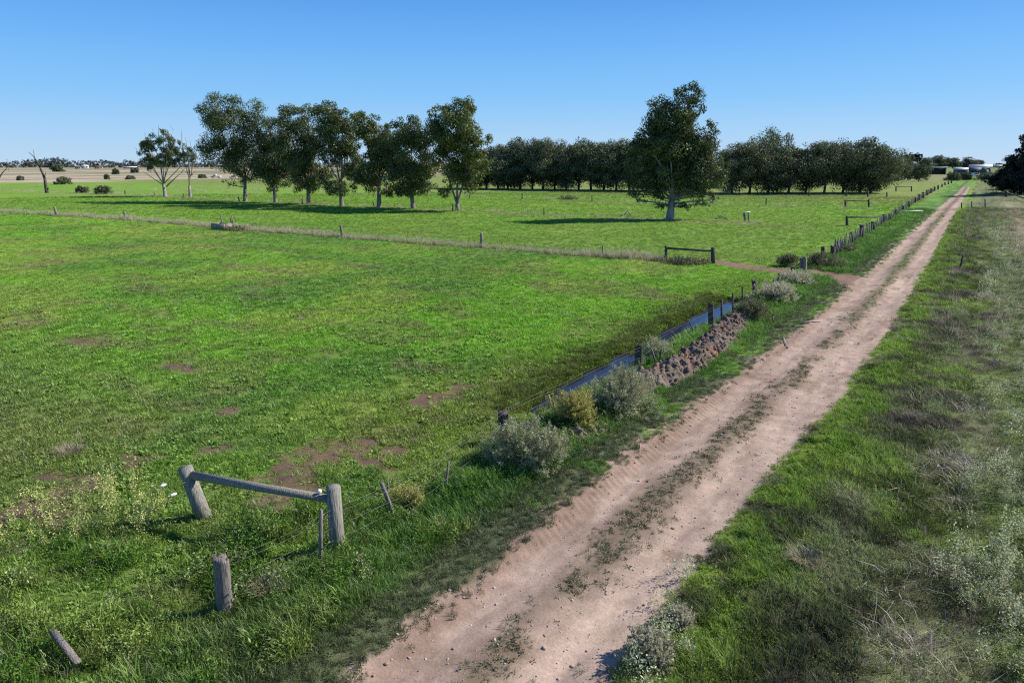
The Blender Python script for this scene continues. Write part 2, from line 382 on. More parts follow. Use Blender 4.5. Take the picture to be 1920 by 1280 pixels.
M = {}
M['ground'] = ground_material()
M['post_grey'] = plain('weathered_timber', (.21, .185, .165), .9, .45, 9, (6, 6, .7), .8)
M['post_dark'] = plain('dark_split_timber', (.085, .075, .07), .9, .5, 8, (6, 6, .7), .8)
M['pine_pole'] = plain('treated_pine', (.25, .235, .195), .85, .48, 11, (5, 5, .5), .8)
M['wire'] = plain('fence_wire', (.16, .15, .14), .5, .3, 3, None, 0, .6)
M['white'] = plain('white_plastic', (.8, .8, .8), .5, .05)
M['bark'] = plain('eucalypt_bark', (.22, .185, .155), .9, .55, 1.6, (2, 2, .5), .6)
M['bark_pale'] = plain('pale_bark', (.30, .265, .23), .85, .4, 1.5, (2, 2, .4), .4)
M['bark_dark'] = plain('dark_bark', (.10, .085, .07), .9, .4, 2, (2, 2, .5), .6)
M['leaf_gum'] = leafmat('gum_leaves', (.030, .042, .016), (.195, .230, .085), .18, .02, .4)
M['leaf_gum_y'] = leafmat('yellow_gum_leaves', (.045, .062, .018), (.25, .275, .082), .22, .02, .4)
M['leaf_hedge'] = leafmat('shelterbelt_leaves', (.044, .056, .028), (.235, .255, .125), .16, .02, .5)
M['leaf_pine'] = leafmat('conifer_needles', (.014, .022, .013), (.036, .046, .024), .12, .03, .5)
M['leaf_far'] = leafmat('haze_tinted_leaves', (.040, .048, .042), (.075, .080, .062), .1, .02, .6)  # bluish tone puts the slight distance haze into the leaf colour
M['leaf_salt'] = leafmat('saltbush_leaves', (.21, .22, .105), (.54, .53, .31), .36, .05, .5)
M['leaf_silver'] = leafmat('silver_leaves', (.30, .29, .17), (.66, .62, .44), .46, .05, .5)
M['leaf_yellow'] = leafmat('yellow_bush_leaves', (.26, .27, .07), (.60, .54, .17), .4, .03, .5)
M['leaf_olive'] = leafmat('olive_bush_leaves', (.085, .095, .040), (.24, .24, .11), .32, .04, .5)
M['dry_wood'] = plain('dry_wood', (.46, .41, .35), .9, .3, 5, (3, 3, 1), .4)
M['twig'] = plain('twigs', (.20, .155, .12), .9, .4, 5)
M['grass'] = tintmat('grass_blades', .42, .03, 1.0)
M['weed'] = tintmat('weed_leaves', .3, .02, 1.0)
M['straw'] = tintmat('dry_stalks', .35, .03, 1.0)

# ------------------------------------------------------------------ ground sheet, water
def axis(lo, hi, fine_lo, fine_hi, step, grow):
    mid = np.arange(fine_lo, fine_hi+1e-6, step)
    def ext(start, lim, sgn):
        o = []; p = start; st = step
        while (p < lim if sgn > 0 else p > lim):
            st *= grow; p += sgn*st; o.append(p)
        return o
    return np.array(ext(fine_lo, lo, -1)[::-1] + list(mid) + ext(fine_hi, hi, 1))
us = axis(-5000, 5000, -10.6, -1.5, .055, 1.034); vs_ = axis(-400, 6500, 3.2, 33, .042, 1.03)
UU, VV = np.meshgrid(us, vs_); fu, fv = UU.ravel(), VV.ravel()
verts = np.stack([fu, fv, gz(fu, fv)], 1)
nu, nv = len(us), len(vs_); i = np.arange(nv-1)[:, None]*nu + np.arange(nu-1)[None, :]; i = i.ravel()
me = mesh_np('ground', verts, np.stack([i, i+1, i+nu+1, i+nu], 1))
cattr(me, 'Col', ground_col(fu, fv)); fattr(me, 'rough', .6-.42*road_mask(fu, fv)); me.polygons.foreach_set('use_smooth', np.ones(len(me.polygons), bool))
ground = link_mesh('ground', me, M['ground']); ground['kind'] = 'structure'

def water_material():
    m, n, out = newmat('ditch_water'); b = N(n, 'ShaderNodeBsdfPrincipled'); b.inputs['Base Color'].default_value = (.020, .020, .030, 1)
    b.inputs['Roughness'].default_value = .08; b.inputs['IOR'].default_value = 1.24
    geo = N(n, 'ShaderNodeNewGeometry'); no = N(n, 'ShaderNodeTexNoise'); no.inputs['Scale'].default_value = 5; n.links.new(geo.outputs['Position'], no.inputs['Vector'])
    bp = N(n, 'ShaderNodeBump'); bp.inputs['Strength'].default_value = .08; bp.inputs['Distance'].default_value = .02
    n.links.new(no.outputs['Fac'], bp.inputs['Height']); n.links.new(bp.outputs[0], b.inputs['Normal']); n.links.new(b.outputs[0], out.inputs[0]); return m
wv = np.linspace(14.4, 34.8, 60); ww = np.interp(wv, DV, DW)+.5; wc = np.interp(wv, DV, DC)
wverts = np.concatenate([np.stack([wc-ww, wv, np.full(60, -.13)], 1), np.stack([wc+ww, wv, np.full(60, -.13)], 1)])
k = np.arange(59); me = mesh_np('water', wverts, np.stack([k, k+60, k+61, k+1], 1))
water = link_mesh('water', me, water_material()); water['kind'] = 'structure'

# ------------------------------------------------------------------ leaves, trees, bushes
def leaf_quads(cen, size, asp, droop, rg, updir=None):
    """one kite-shaped leaf at every centre"""
    n = len(cen); d = rg.normal(size=(n, 3)); d[:, 2] -= droop
    d /= np.linalg.norm(d, axis=1)[:, None]
    if updir is not None: d = d*.6 + updir; d /= np.linalg.norm(d, axis=1)[:, None]
    r = rg.normal(size=(n, 3)); s = np.cross(d, r); s /= np.linalg.norm(s, axis=1)[:, None]+1e-9
    L = (size*rg.uniform(.65, 1.35, n))[:, None]; W = L*asp
    v = np.stack([cen-d*L*.5, cen+s*W*.5-d*L*.05, cen+d*L*.5, cen-s*W*.5-d*L*.05], 1).reshape(-1, 3)
    q = np.arange(n*4).reshape(n, 4); return v, q
def crown_mesh(name, lobes, nleaf, size, rg, asp=.55, droop=.5, sub=9, subr=.30, flat=.8, sprig=0.0, face=.75):
    """big ellipsoids -> sub clumps on them -> leaves on the clumps, mostly facing out of their clump"""
    vol = np.array([l[3]*l[4]*l[5] for l in lobes])**(2/3); cnt = np.maximum(5, (sub*len(lobes)*vol/vol.sum())).astype(int)
    sc, sr, so = [], [], []
    for (x, y, z, rx, ry, rz), c in zip(lobes, cnt):
        d = rg.normal(size=(c, 3)); d /= np.linalg.norm(d, axis=1)[:, None]
        r = rg.uniform(.30, 1.0, c)[:, None]**.6
        sc.append(np.array([x, y, z]) + d*r*np.array([rx, ry, rz])*.98); sr.append(rg.uniform(.65, 1.35, c)*subr*(rx*ry*rz)**(1/3)+.1*size); so.append(d)
    sc = np.concatenate(sc); sr = np.concatenate(sr); so = np.concatenate(so)
    p = sr**2; p /= p.sum(); idx = rg.choice(len(sc), nleaf, p=p)
    if sprig:
        dr = so*np.array([.7, .7, .35]) + np.array([0, 0, .75]) + rg.normal(0, .25, so.shape); dr /= np.linalg.norm(dr, axis=1)[:, None]
        t = rg.uniform(-.8, 1.5, nleaf); wid = (1.0-.5*np.clip(t, 0, 1.5)/1.5)
        cen = sc[idx] + dr[idx]*(sr[idx]*t*sprig)[:, None] + rg.normal(0, .20, (nleaf, 3))*(sr[idx]*wid)[:, None]
        cen[:, 2] = np.maximum(cen[:, 2], .02)
        v, q = leaf_quads(cen, size, asp, 0, rg, dr[idx]*.55)
    else:
        d = rg.normal(size=(nleaf, 3)); d /= np.linalg.norm(d, axis=1)[:, None]; o = d*np.array([1, 1, flat])
        rr = rg.uniform(.25, 1.0, nleaf)**.45
        cen = sc[idx] + o*(sr[idx]*rr)[:, None]
        nrm = d*face*1.3 + np.array([0, 0, .25*face]) + rg.normal(0, .4, (nleaf, 3)); nrm /= np.linalg.norm(nrm, axis=1)[:, None]
        ax = np.array([0, 0, -1.0])*droop + rg.normal(0, .6, (nleaf, 3)); ax -= nrm*(ax*nrm).sum(1)[:, None]; ax /= np.linalg.norm(ax, axis=1)[:, None]+1e-9
        sd = np.cross(nrm, ax); L = (size*rg.uniform(.6, 1.35, nleaf))[:, None]; W = L*asp
        v = np.stack([cen-ax*L*.5, cen+sd*W*.5-ax*L*.05, cen+ax*L*.5, cen-sd*W*.5-ax*L*.05], 1).reshape(-1, 3); q = np.arange(nleaf*4).reshape(nleaf, 4)
    me = mesh_np(name, v, q); tone = rg.uniform(0, 1, len(sc)); lv = np.clip(tone[idx]*.7 + rg.uniform(0, .35, nleaf), 0, 1)
    fattr(me, 'leaf', np.repeat(lv, 4)); return me, sc
def curve(p0, p1, bend, n=5):
    p0 = np.asarray(p0, float); p1 = np.asarray(p1, float); L = np.linalg.norm(p1-p0)
    off = np.array([rnd.uniform(-1, 1), rnd.uniform(-1, 1), rnd.uniform(-.2, .6)])*bend*L
    return [p0 + (p1-p0)*t + off*math.sin(math.pi*t) for t in np.linspace(0, 1, n)]
def tree_from_photo(name, bx, by, ell, label, group=None, nleaf=14000, leaf=.36, mat='leaf_gum', bark='bark', tr=.32, fork=.28, sub=26, seed=1, bare=(), multi=1, cat='tree'):
    """base at photo point; crown lobes given in photo pixels, rebuilt at their real size round the trunk"""
    rg = np.random.default_rng(seed); rnd.seed(seed)
    u, v = at(bx, by); y = depth(u, v); z0 = float(gz(u, v)); k = (y*math.cos(PITCH)+CAMH*math.sin(PITCH))/F
    t = thing(name, (u, v, z0), label, cat, group)
    right = np.array([CP, SP, 0]); fwd = np.array([-SP, CP, 0]); lobes = []
    for cx, cy, rx, ry in ell:
        h = up_at(cx, cy, y)[2]-z0; p = right*(cx-bx)*k; dep = rg.uniform(-.5, .5)*rx*k
        p = p + fwd*dep; wide = 1.0 if group is None else (1.10 if (cy < 268 or nleaf < 8000) else 1.26)
        lobes.append((p[0], p[1], h, rx*k*wide, rx*k*.92, ry*k*(1.04 if group else .95)))
    me, sc = crown_mesh('crown', lobes, int(nleaf*2.3), leaf*.74, rg, sub=sub*.8, subr=.34)
    link_mesh('crown', me, M[mat], t)
    top = max(l[2] for l in lobes); b = MB(); fz = top*fork
    lean = rg.uniform(-.25, .25, 2)
    F0 = np.array([lean[0], lean[1], fz])
    if multi == 1:
        b.tube([(0, 0, -.25), (0, 0, .05), (lean[0]*.3, lean[1]*.3, fz*.4), F0], [tr*1.5, tr*1.15, tr*.9, tr*.72], 9, rough=.06)
        forks = [F0]
    else:
        b.tube([(0, 0, -.25), (0, 0, .3), (0, 0, 1.0)], [tr*1.5, tr*1.25, tr*1.05], 9, rough=.08); forks = []
        for q in range(multi):
            a = (q-(multi-1)/2)*1.1; e = right*a*.9 + fwd*rg.uniform(-.4, .4) + np.array([0, 0, fz+.5])
            b.tube([(0, 0, .6)]+curve((0, 0, .9), e, .04, 4), [tr*.7, tr*.7, tr*.6, tr*.52, tr*.45], 7); forks.append(e)
    for li, l in enumerate(lobes):
        f = min(forks, key=lambda q: np.hypot(q[0]-l[0], q[1]-l[1])); c = np.array(l[:3]) - np.array([0, 0, l[5]*.25])
        st = f if c[2] > f[2]+.3 else f*np.array([1, 1, 0]) + np.array([0, 0, max(fz*.62, min(f[2], c[2]*.8))])
        r0 = tr*.42*(.5+.5*min(1, l[3]/3)); pts = curve(st, c, .09, 6); b.tube(pts, np.linspace(r0, r0*.35, 6), 6)
        near = np.argsort(np.linalg.norm(sc-c, axis=1))[:7]
        for j in near: b.tube(curve(pts[4], sc[j], .1, 4), np.linspace(r0*.42, r0*.12, 4), 4, cap=False)
    for (x0, y0, x1, y1, r) in bare:
        p0 = np.array(up_at(x0, y0, y)) - np.array([u, v, z0]); p1 = np.array(up_at(x1, y1, y)) - np.array([u, v, z0])
        b.tube(curve(p0, p1, .04, 5), np.linspace(r, r*.35, 5), 5)
    b.build('trunk', M[bark], t, True)
    return t

row = [
 ('broad gum tree with the tallest, widest crown at the left end of the paddock row', 460, 378, [(416, 208, 40, 30), (468, 203, 36, 24), (452, 248, 44, 34), (408, 292, 36, 26), (466, 302, 42, 38), (496, 238, 28, 26), (430, 343, 12, 7), (390, 270, 18, 14), (505, 265, 20, 22), (455, 335, 22, 14)], 18000, 1, 'leaf_gum', 41),
 ('narrow dark gum tree beside the broadest tree of the row', 517, 380, [(515, 252, 28, 32), (524, 300, 36, 42), (514, 345, 18, 18), (495, 320, 22, 18)], 11000, 1, 'leaf_gum', 42),
 ('gum tree with two peaked tufts above the dark middle of the row', 579, 383, [(562, 224, 28, 26), (592, 214, 22, 22), (568, 278, 42, 44), (584, 330, 40, 28), (556, 345, 18, 16), (600, 262, 24, 26), (545, 218, 12, 12)], 15000, 1, 'leaf_gum', 43),
 ('gum tree with a slim bare trunk showing through a gap at the row centre', 641, 386, [(626, 214, 30, 22), (648, 222, 20, 20), (642, 255, 38, 36), (655, 305, 26, 34), (640, 352, 32, 12), (615, 345, 20, 12), (618, 290, 18, 18)], 13000, 1, 'leaf_gum', 44),
 ('spreading gum tree with yellowish leaves and pale low branches in the row', 711, 389, [(690, 226, 28, 20), (700, 262, 32, 36), (712, 302, 34, 22), (688, 335, 30, 22), (730, 352, 22, 16), (735, 245, 20, 18), (735, 290, 22, 30)], 13000, 1, 'leaf_gum_y', 45),
 ('dense rounded gum tree second from the right end of the row', 775, 391, [(770, 238, 28, 24), (774, 282, 42, 40), (776, 330, 40, 34), (765, 362, 24, 10), (745, 300, 20, 30), (800, 345, 24, 18)], 16000, 1, 'leaf_gum', 46),
 ('tall gum tree with pale forked trunks at the right end of the row', 858, 395, [(828, 208, 22, 18), (868, 203, 30, 20), (848, 242, 40, 32), (906, 262, 20, 22), (842, 298, 26, 36), (880, 312, 30, 40), (908, 300, 14, 24), (836, 350, 16, 20), (885, 352, 14, 12), (875, 270, 28, 26)], 16000, 3, 'leaf_gum_y', 47)]
for lab, bx, by, ell, nl, mu, mt, sd_ in row:
    tree_from_photo('gum_tree', bx, by, ell, lab, 'gum trees in a row across the paddock', nl, .36, mt, 'bark', .34 if mu == 1 else .27, .24, 34, sd_, (), mu)
tree_from_photo('gum_tree', 310, 370, [(283, 285, 17, 22), (302, 268, 19, 13), (325, 264, 15, 19), (322, 247, 8, 6), (330, 292, 20, 16), (290, 307, 18, 10), (358, 294, 14, 12), (312, 300, 20, 12)],
    'small thin-crowned gum tree with bare sticks above it, left of the paddock row', 'gum trees in a row across the paddock', 6500, .36, 'leaf_gum', 'bark_pale', .36, .20, 24, 51,
    [(275, 262, 270, 248, .05), (288, 258, 286, 240, .05), (297, 255, 297, 232, .06), (326, 245, 318, 233, .04), (262, 292, 254, 276, .05), (306, 347, 285, 333, .14), (285, 333, 268, 322, .08), (312, 350, 340, 324, .16), (340, 324, 346, 316, .08)], 1)
tree_from_photo('gum_tree', 357, 370, [(362, 290, 14, 14), (348, 270, 8, 8), (372, 300, 8, 8)],
    'half dead gum tree of bare whitish limbs beside the thin-crowned tree', 'gum trees in a row across the paddock', 900, .3, 'leaf_gum', 'bark_pale', .30, .22, 16, 52,
    [(355, 335, 348, 312, .13), (348, 312, 341, 243, .12), (356, 330, 352, 290, .12), (352, 290, 348, 258, .09), (360, 330, 360, 300, .12), (360, 300, 356, 262, .08), (361, 308, 370, 294, .07), (361, 304, 372, 300, .06), (349, 312, 325, 300, .07), (352, 325, 338, 316, .06), (354, 333, 368, 320, .07)], 1)
tree_from_photo('gum_tree', 1256, 411, [(1272, 180, 28, 22), (1226, 202, 22, 22), (1246, 228, 44, 34), (1292, 204, 18, 24), (1206, 270, 34, 28), (1320, 246, 19, 22), (1258, 276, 56, 38), (1302, 290, 42, 34), (1200, 318, 30, 38), (1250, 330, 42, 34), (1310, 330, 38, 28),
    (1346, 312, 16, 20), (1190, 362, 18, 14), (1222, 358, 24, 18), (1288, 358, 26, 20), (1322, 366, 18, 12), (1346, 342, 12, 18), (1238, 372, 12, 8), (1272, 378, 12, 10), (1240, 383, 20, 8), (1284, 386, 16, 8), (1312, 380, 16, 10), (1202, 376, 14, 9), (1340, 372, 10, 12), (1352, 330, 12, 22)],
    'big lone gum tree standing by itself in the green paddock', None, 34000, .33, 'leaf_gum', 'bark_pale', .48, .16, 44, 53)

def generic_tree(name, h, wd, nleaf, leaf, mat, bark, seed, clear=.18, tr=.3, nl=9, droop=.4, sub=20):
    rg = np.random.default_rng(seed); rnd.seed(seed); t = thing(name, (0, 0, 0), '', ''); lobes = []
    for q in range(nl):
        f = (q+.5)/nl; z = h*(clear+.08 + (1-clear-.16)*f); env = math.sin(math.pi*(.22+.66*f))**.7
        a = rg.uniform(0, 2*math.pi); r = wd*.5*env*rg.uniform(.1, .6)
        lr = wd*.5*env*rg.uniform(.55, .80); lobes.append((math.cos(a)*r, math.sin(a)*r, z, lr, lr, lr*rg.uniform(.55, .75)))
    lobes.append((0, 0, h*.55, wd*.36, wd*.36, h*.28)); lobes.append((rg.uniform(-1, 1), 0, h*.88, wd*.22, wd*.22, h*.12))
    me, sc = crown_mesh('crown', lobes, int(nleaf*1.7), leaf*.78, rg, sub=sub*.9, subr=.36, droop=droop); link_mesh('crown', me, M[mat], t)
    b = MB(); fz = h*clear*1.3
    b.tube([(0, 0, -.25), (0, 0, .1), (rg.uniform(-.2, .2), rg.uniform(-.2, .2), fz)], [tr*1.4, tr, tr*.75], 8)
    for l in lobes: b.tube(curve((0, 0, fz*.9), (l[0], l[1], l[2]), .1, 5), np.linspace(tr*.5, tr*.15, 5), 5)
    b.build('trunk', M[bark], t, True); return t
# shelter belt behind
hp = [generic_tree('shelterbelt_tree', 13.5, 15, 13000, .5, 'leaf_hedge', 'bark_dark', 61+s, .10 if s != 2 else .14, .34, 11) for s in range(4)]
used = set()
def put(proto, key, u, v, rz, sc, label, cat, group):
    o = proto if key not in used else copy_tree(proto); used.add(key)
    o.location = (u, v, float(gz(u, v))); o.rotation_euler = (0, 0, rz); o.scale = sc; tag(o, label, cat, group); return o
hp[0]['label'] = ''
lab_l = 'dark bushy tree in the long shelter belt stretching left behind the lone gum tree'
pxl = [890, 912, 934, 952, 975, 998, 1018, 1040, 1062, 1085, 1108, 1132, 1155, 1180, 1205, 1232]
tops = [285, 277, 283, 272, 263, 268, 262, 268, 276, 264, 270, 272, 267, 266, 262, 262]
for q, (px, tp) in enumerate(zip(pxl, tops)):
    u, v = at(px, 353.5 + (px-890)*.017); y = depth(u, v); h = up_at(px, tp, y)[2]
    put(hp[q % 4], ('h', q % 4), u, v, rnd.uniform(0, 6.28), (rnd.uniform(.85, 1.05), rnd.uniform(.85, 1.05), h/13.0), lab_l, 'tree', 'shelter belt trees behind the lone gum')
for q, (px, tp) in enumerate(zip([1372, 1405, 1440, 1478, 1510, 1545, 1580, 1612, 1632], [272, 268, 252, 276, 273, 268, 265, 263, 276])):
    u, v = at(px, 362 + (0.6 if q % 2 else 0)); y = depth(u, v); h = up_at(px, tp, y)[2]
    put(hp[(q+1) % 4], ('h', (q+1) % 4), u, v, rnd.uniform(0, 6.28), (rnd.uniform(.85, 1.02), rnd.uniform(.85, 1.02), h/13.0), 'dark rounded tree in the shorter shelter belt between the lone gum tree and the track', 'tree', 'shelter belt trees near the track')
sp = generic_tree('gum_tree', 9, 7, 1800, .4, 'leaf_gum', 'bark', 77, .35, .2, 6); u, v = at(1436, 352)
sp.location = (u, v, float(gz(u, v))); sp.scale = (1, 1, up_at(1432, 238, depth(u, v))[2]/8.6)
tag(sp, 'loose-crowned gum rising above the shelter belt between lone tree and track', 'tree')

# trees and bushes around the far farm
fp = [generic_tree('farm_tree', 12, 13, 5000, .75, 'leaf_hedge', 'bark_dark', 81+s, .03, .3, 8) for s in range(3)]
far = [(1690, 338, 290, 52, 'big dark bushy tree at the end of the shelter belt left of the open shed'), (1722, 340, 308, 44, 'low round dark tree just left of the open-fronted shed'), (1668, 341, 300, 46, 'dark tree tucked between the shelter belt and the open shed'),
       (1760, 316, 292, 40, 'dark spreading tree behind the open-fronted shed'), (1786, 316, 296, 34, 'mid-sized tree behind the farm between shed and white house'), (1812, 316, 295, 34, 'tree behind the low grey farm roof'), (1735, 318, 296, 34, 'tree behind the left end of the open shed'), (1832, 315, 300, 24, 'small tree beside the two-storey farm house')]
for q, (px, by, tp, wpx, lab) in enumerate(far):
    u, v = at(px, by); y = depth(u, v); h = up_at(px, tp, y)[2]; k = (y+1.6)/F
    put(fp[q % 3], ('f', q % 3), u, v, rnd.uniform(0, 6), (wpx*k/12, wpx*k/12, h/11.6), lab, 'tree', 'trees around the far farm')
def pine(px, by, tp, wpx, label, seed, nleaf=7000, umbrella=False, leaf=.5, base=.1):
    rg = np.random.default_rng(seed); u, v = at(px, by); y = depth(u, v); h = up_at(px, tp, y)[2]; wd = wpx*(y+1.6)/F
    t = thing('pine_tree', (u, v, float(gz(u, v))), label, 'tree'); lobes = []; b = MB(); b.tube([(0, 0, -.3), (0, 0, h*.5), (0, 0, h*.96)], [h*.028, h*.02, h*.005], 8)
    L = 17 if not umbrella else 5
    for q in range(L):
        f = (q+.5)/L; z = h*(base+(1-base)*f) if not umbrella else h*(.62+.36*f)
        env = (1-f)**.75+.06 if not umbrella else [.7, 1, .9, .8, .5][q]
        for s in range(5 if q < L-1 else 1):
            a = s*1.2566+q*.7+rg.uniform(-.3, .3); r = wd*.5*env*rg.uniform(.5, .75); lr = wd*.5*env*rg.uniform(.3, .42)
            p = (math.cos(a)*r, math.sin(a)*r, z-r*.12); lobes.append((*p, lr, lr, lr*.26+.2)); b.tube([(0, 0, z), p], [h*.008, h*.003], 4)
    me, sc = crown_mesh('crown', lobes, nleaf, leaf, rg, sub=9, subr=.42, droop=.2); link_mesh('crown', me, M['leaf_pine'], t); b.build('trunk', M['bark_dark'], t, True); return t
pine(1948, 366, 175, 155, 'tall dark conifer leaning into view at the right edge beside the track', 91, 60000, False, .42, .10)
pine(1705, 334, 283, 22, 'flat-topped dark pine rising behind the trees at the end of the shelter belt', 92, 1800, True, .6)
pine(1716, 334, 284, 18, 'second flat-topped pine standing close beside the first behind the shelter belt', 93, 1500, True, .6)
pine(1884, 318, 294, 14, 'small far pine between the farm and the tall roadside conifer', 94, 900, True, .7)

def bush(name, px, by, wpx, hpx, label, mat, nleaf, leaf, seed, group=None, cat='bush', up=.0, depthf=.8, stems=14, asp=.4):
    rg = np.random.default_rng(seed); rnd.seed(seed); u, v = at(px, by); y = depth(u, v); k = (y*math.cos(PITCH)+CAMH*math.sin(PITCH))/F
    wd = wpx*k*1.28; hh = up_at(px, by-hpx, y)[2]*1.0; hh = max(hh*.86, .2)
    u, v = u - SP*wd*.25, v + CP*wd*.25                     # the near edge of the bush is at the photo point
    t = thing(name, (u, v, float(gz(u, v))), label, cat, group); lobes = []
    for q in range(11):
        a = rg.uniform(0, 6.283); r = math.sqrt(rg.uniform(0, 1))*.62; x, yy = math.cos(a)*r*wd*.5, math.sin(a)*r*wd*.5*depthf
        z = hh*(.30+.42*(1-r)*rg.uniform(.6, 1.1)); lr = wd*.5*rg.uniform(.28, .46)
        p = np.array([CP*x - SP*yy, SP*x + CP*yy]); lobes.append((p[0], p[1], z, lr, lr*depthf, min(hh*.36, lr*1.1)))
    for q in range(5):
        a = q*1.2566+.4; x, yy = math.cos(a)*wd*.27, math.sin(a)*wd*.27*depthf; lobes.append((CP*x-SP*yy, SP*x+CP*yy, hh*.14, wd*.2, wd*.2*depthf, hh*.2))
    me, sc = crown_mesh('foliage', lobes, int(nleaf*(1.8 if y < 60 else 1)), leaf, rg, asp=asp if y > 60 else .34, sub=16 if y > 60 else 30, subr=.36 if y > 60 else .40, sprig=0 if y > 60 else .75)
    link_mesh('foliage', me, M[mat], t); b = MB()
    for q in range(stems):
        j = rg.integers(len(sc)); b.tube(curve((rg.uniform(-.08, .08)*wd, rg.uniform(-.08, .08)*wd, -.05), sc[j]*np.array([1.12, 1.12, 1.12]), .1, 4), np.linspace(.012*hh+.004, .003, 4), 4, cap=False)
    b.build('stems', M['twig'], t); return t
bush('saltbush', 985, 898, 145, 100, 'grey-green saltbush in front of the dark stub post', 'leaf_salt', 15000, .042, 101, 'bushes along the roadside fence', stems=30)
bush('yellow_bush', 1078, 815, 92, 78, 'golden yellow bush beside the puddle and the dug earth', 'leaf_yellow', 11000, .042, 102, 'bushes along the roadside fence', stems=30)
bush('saltbush', 1178, 790, 142, 92, 'largest grey saltbush, beside the yellow bush at the end of the dug earth', 'leaf_salt', 17000, .045, 103, 'bushes along the roadside fence', stems=26)
bush('saltbush', 1238, 680, 60, 48, 'small pale saltbush growing over the ditch between post and earth heap', 'leaf_salt', 4200, .05, 104, 'bushes along the roadside fence')
bush('saltbush', 1428, 607, 82, 46, 'olive rounded saltbush at the far end of the dug earth', 'leaf_olive', 8000, .06, 105, 'bushes along the roadside fence')
bush('saltbush', 1462, 572, 88, 36, 'silvery saltbush spilling over the fence beyond the olive bush', 'leaf_silver', 7000, .065, 106, 'bushes along the roadside fence')
bush('saltbush', 1500, 540, 74, 26, 'low silvery saltbush below the gateway post', 'leaf_silver', 5000, .07, 107, 'bushes along the roadside fence')
bush('saltbush', 1555, 507, 72, 32, 'dark saltbush beside the bare dirt gateway', 'leaf_olive', 6000, .075, 108, 'bushes along the roadside fence')
bush('saltbush', 1484, 500, 44, 26, 'dull green bush on the paddock side of the dirt gateway', 'leaf_olive', 3500, .08, 109, 'bushes along the roadside fence')
bush('saltbush', 1592, 474, 34, 18, 'small olive bush around white rubbish at the fence', 'leaf_olive', 2200, .08, 110, 'bushes along the roadside fence')
bush('saltbush', 1215, 1262, 105, 62, 'silvery low bush at the right edge of the track casting a shadow onto it', 'leaf_silver', 7500, .04, 111, None, stems=40, asp=.5)
bush('saltbush', 1272, 1180, 66, 38, 'smaller silvery tuft just up the track from the low silvery bush', 'leaf_silver', 3500, .035, 113, None, stems=20)
bush('yellow_bush', 755, 968, 70, 58, 'spindly yellow-green weed bush behind the leaning stake', 'leaf_yellow', 1800, .045, 112, None, stems=30)
for (px, by, wp, hp_, lab, mt, sd_) in [(190, 365, 33, 19, 'round dark bush nearest the thin-crowned gum tree', 'leaf_hedge', 121), (150, 362, 23, 17, 'smaller round bush on the dry bank left of the largest round bush', 'leaf_hedge', 122), (110, 346, 32, 18, 'wide dark bush right of the bare dead tree', 'leaf_hedge', 123),
        (106, 322, 21, 17, 'dense upright bush standing in the far straw field', 'leaf_hedge', 124), (35, 338, 12, 10, 'small bush left of the bare dead tree', 'leaf_hedge', 125), (214, 327, 12, 14, 'small dark tree-like bush in the straw field near the white farm buildings', 'leaf_hedge', 126),
        (199, 336, 10, 13, 'slim upright bush in front of the straw field', 'leaf_hedge', 127), (250, 324, 14, 13, 'round bush in the straw field beside the long low house', 'leaf_hedge', 128), (240, 336, 18, 8, 'flat low bush at the near edge of the straw field', 'leaf_olive', 129), (377, 334, 16, 9, 'low bush in the field left of the white pickup', 'leaf_hedge', 130),
        (1792, 339, 34, 21, 'round grey-green bush beside the track end near the white car', 'leaf_hedge', 131), (1813, 338, 22, 18, 'smaller bush touching the round bush at the end of the track', 'leaf_hedge', 132), (1862, 339, 46, 16, 'long low bush right of the end of the track', 'leaf_hedge', 133), (1910, 358, 62, 38, 'massive dark bush under the tall conifer at the right edge', 'leaf_pine', 134), (1885, 341, 30, 18, 'bush behind the massive dark bush at the right edge', 'leaf_hedge', 135)]:
    y = depth(*at(px, by)); bush('bush', px, by, wp, hp_, lab, mt, 3800, max(.22, .0018*y), sd_, 'bushes dotted over the far fields' if px < 500 else 'bushes at the far end of the track', stems=8)

def bare_tree(px, by, branches, label, r0):
    u, v = at(px, by); y = depth(u, v); z0 = float(gz(u, v)); t = thing('dead_tree', (u, v, z0), label, 'dead tree'); b = MB()
    for (x0, y0, x1, y1, r, e) in branches:
        p0 = np.array(up_at(x0, y0, y)) - np.array([u, v, z0]); p1 = np.array(up_at(x1, y1, y)) - np.array([u, v, z0]); b.tube(curve(p0, p1, .05, 6), np.linspace(r, e, 6), 6)
    b.build('trunk', M['bark_dark'], t, True); return t
rnd.seed(3)
bare_tree(88, 361, [(88, 362, 84, 335, .42, .30), (84, 335, 73, 310, .30, .18), (73, 310, 65, 296, .18, .10), (65, 296, 53, 285, .10, .04), (65, 298, 62, 280, .08, .03), (75, 315, 82, 300, .16, .10), (82, 300, 84, 295, .10, .05), (72, 308, 60, 302, .06, .02), (86, 348, 86, 322, .14, .05), (78, 322, 70, 318, .06, .02), (88, 358, 91, 352, .2, .1)], 'bare dead tree with a forked dark trunk standing alone on the dry bank', .4)
bare_tree(-4, 338, [(-4, 339, 4, 325, .30, .2), (4, 325, 16, 312, .2, .06), (8, 320, 14, 318, .06, .02)], 'leaning bare trunk cut off by the left edge of the picture', .3)

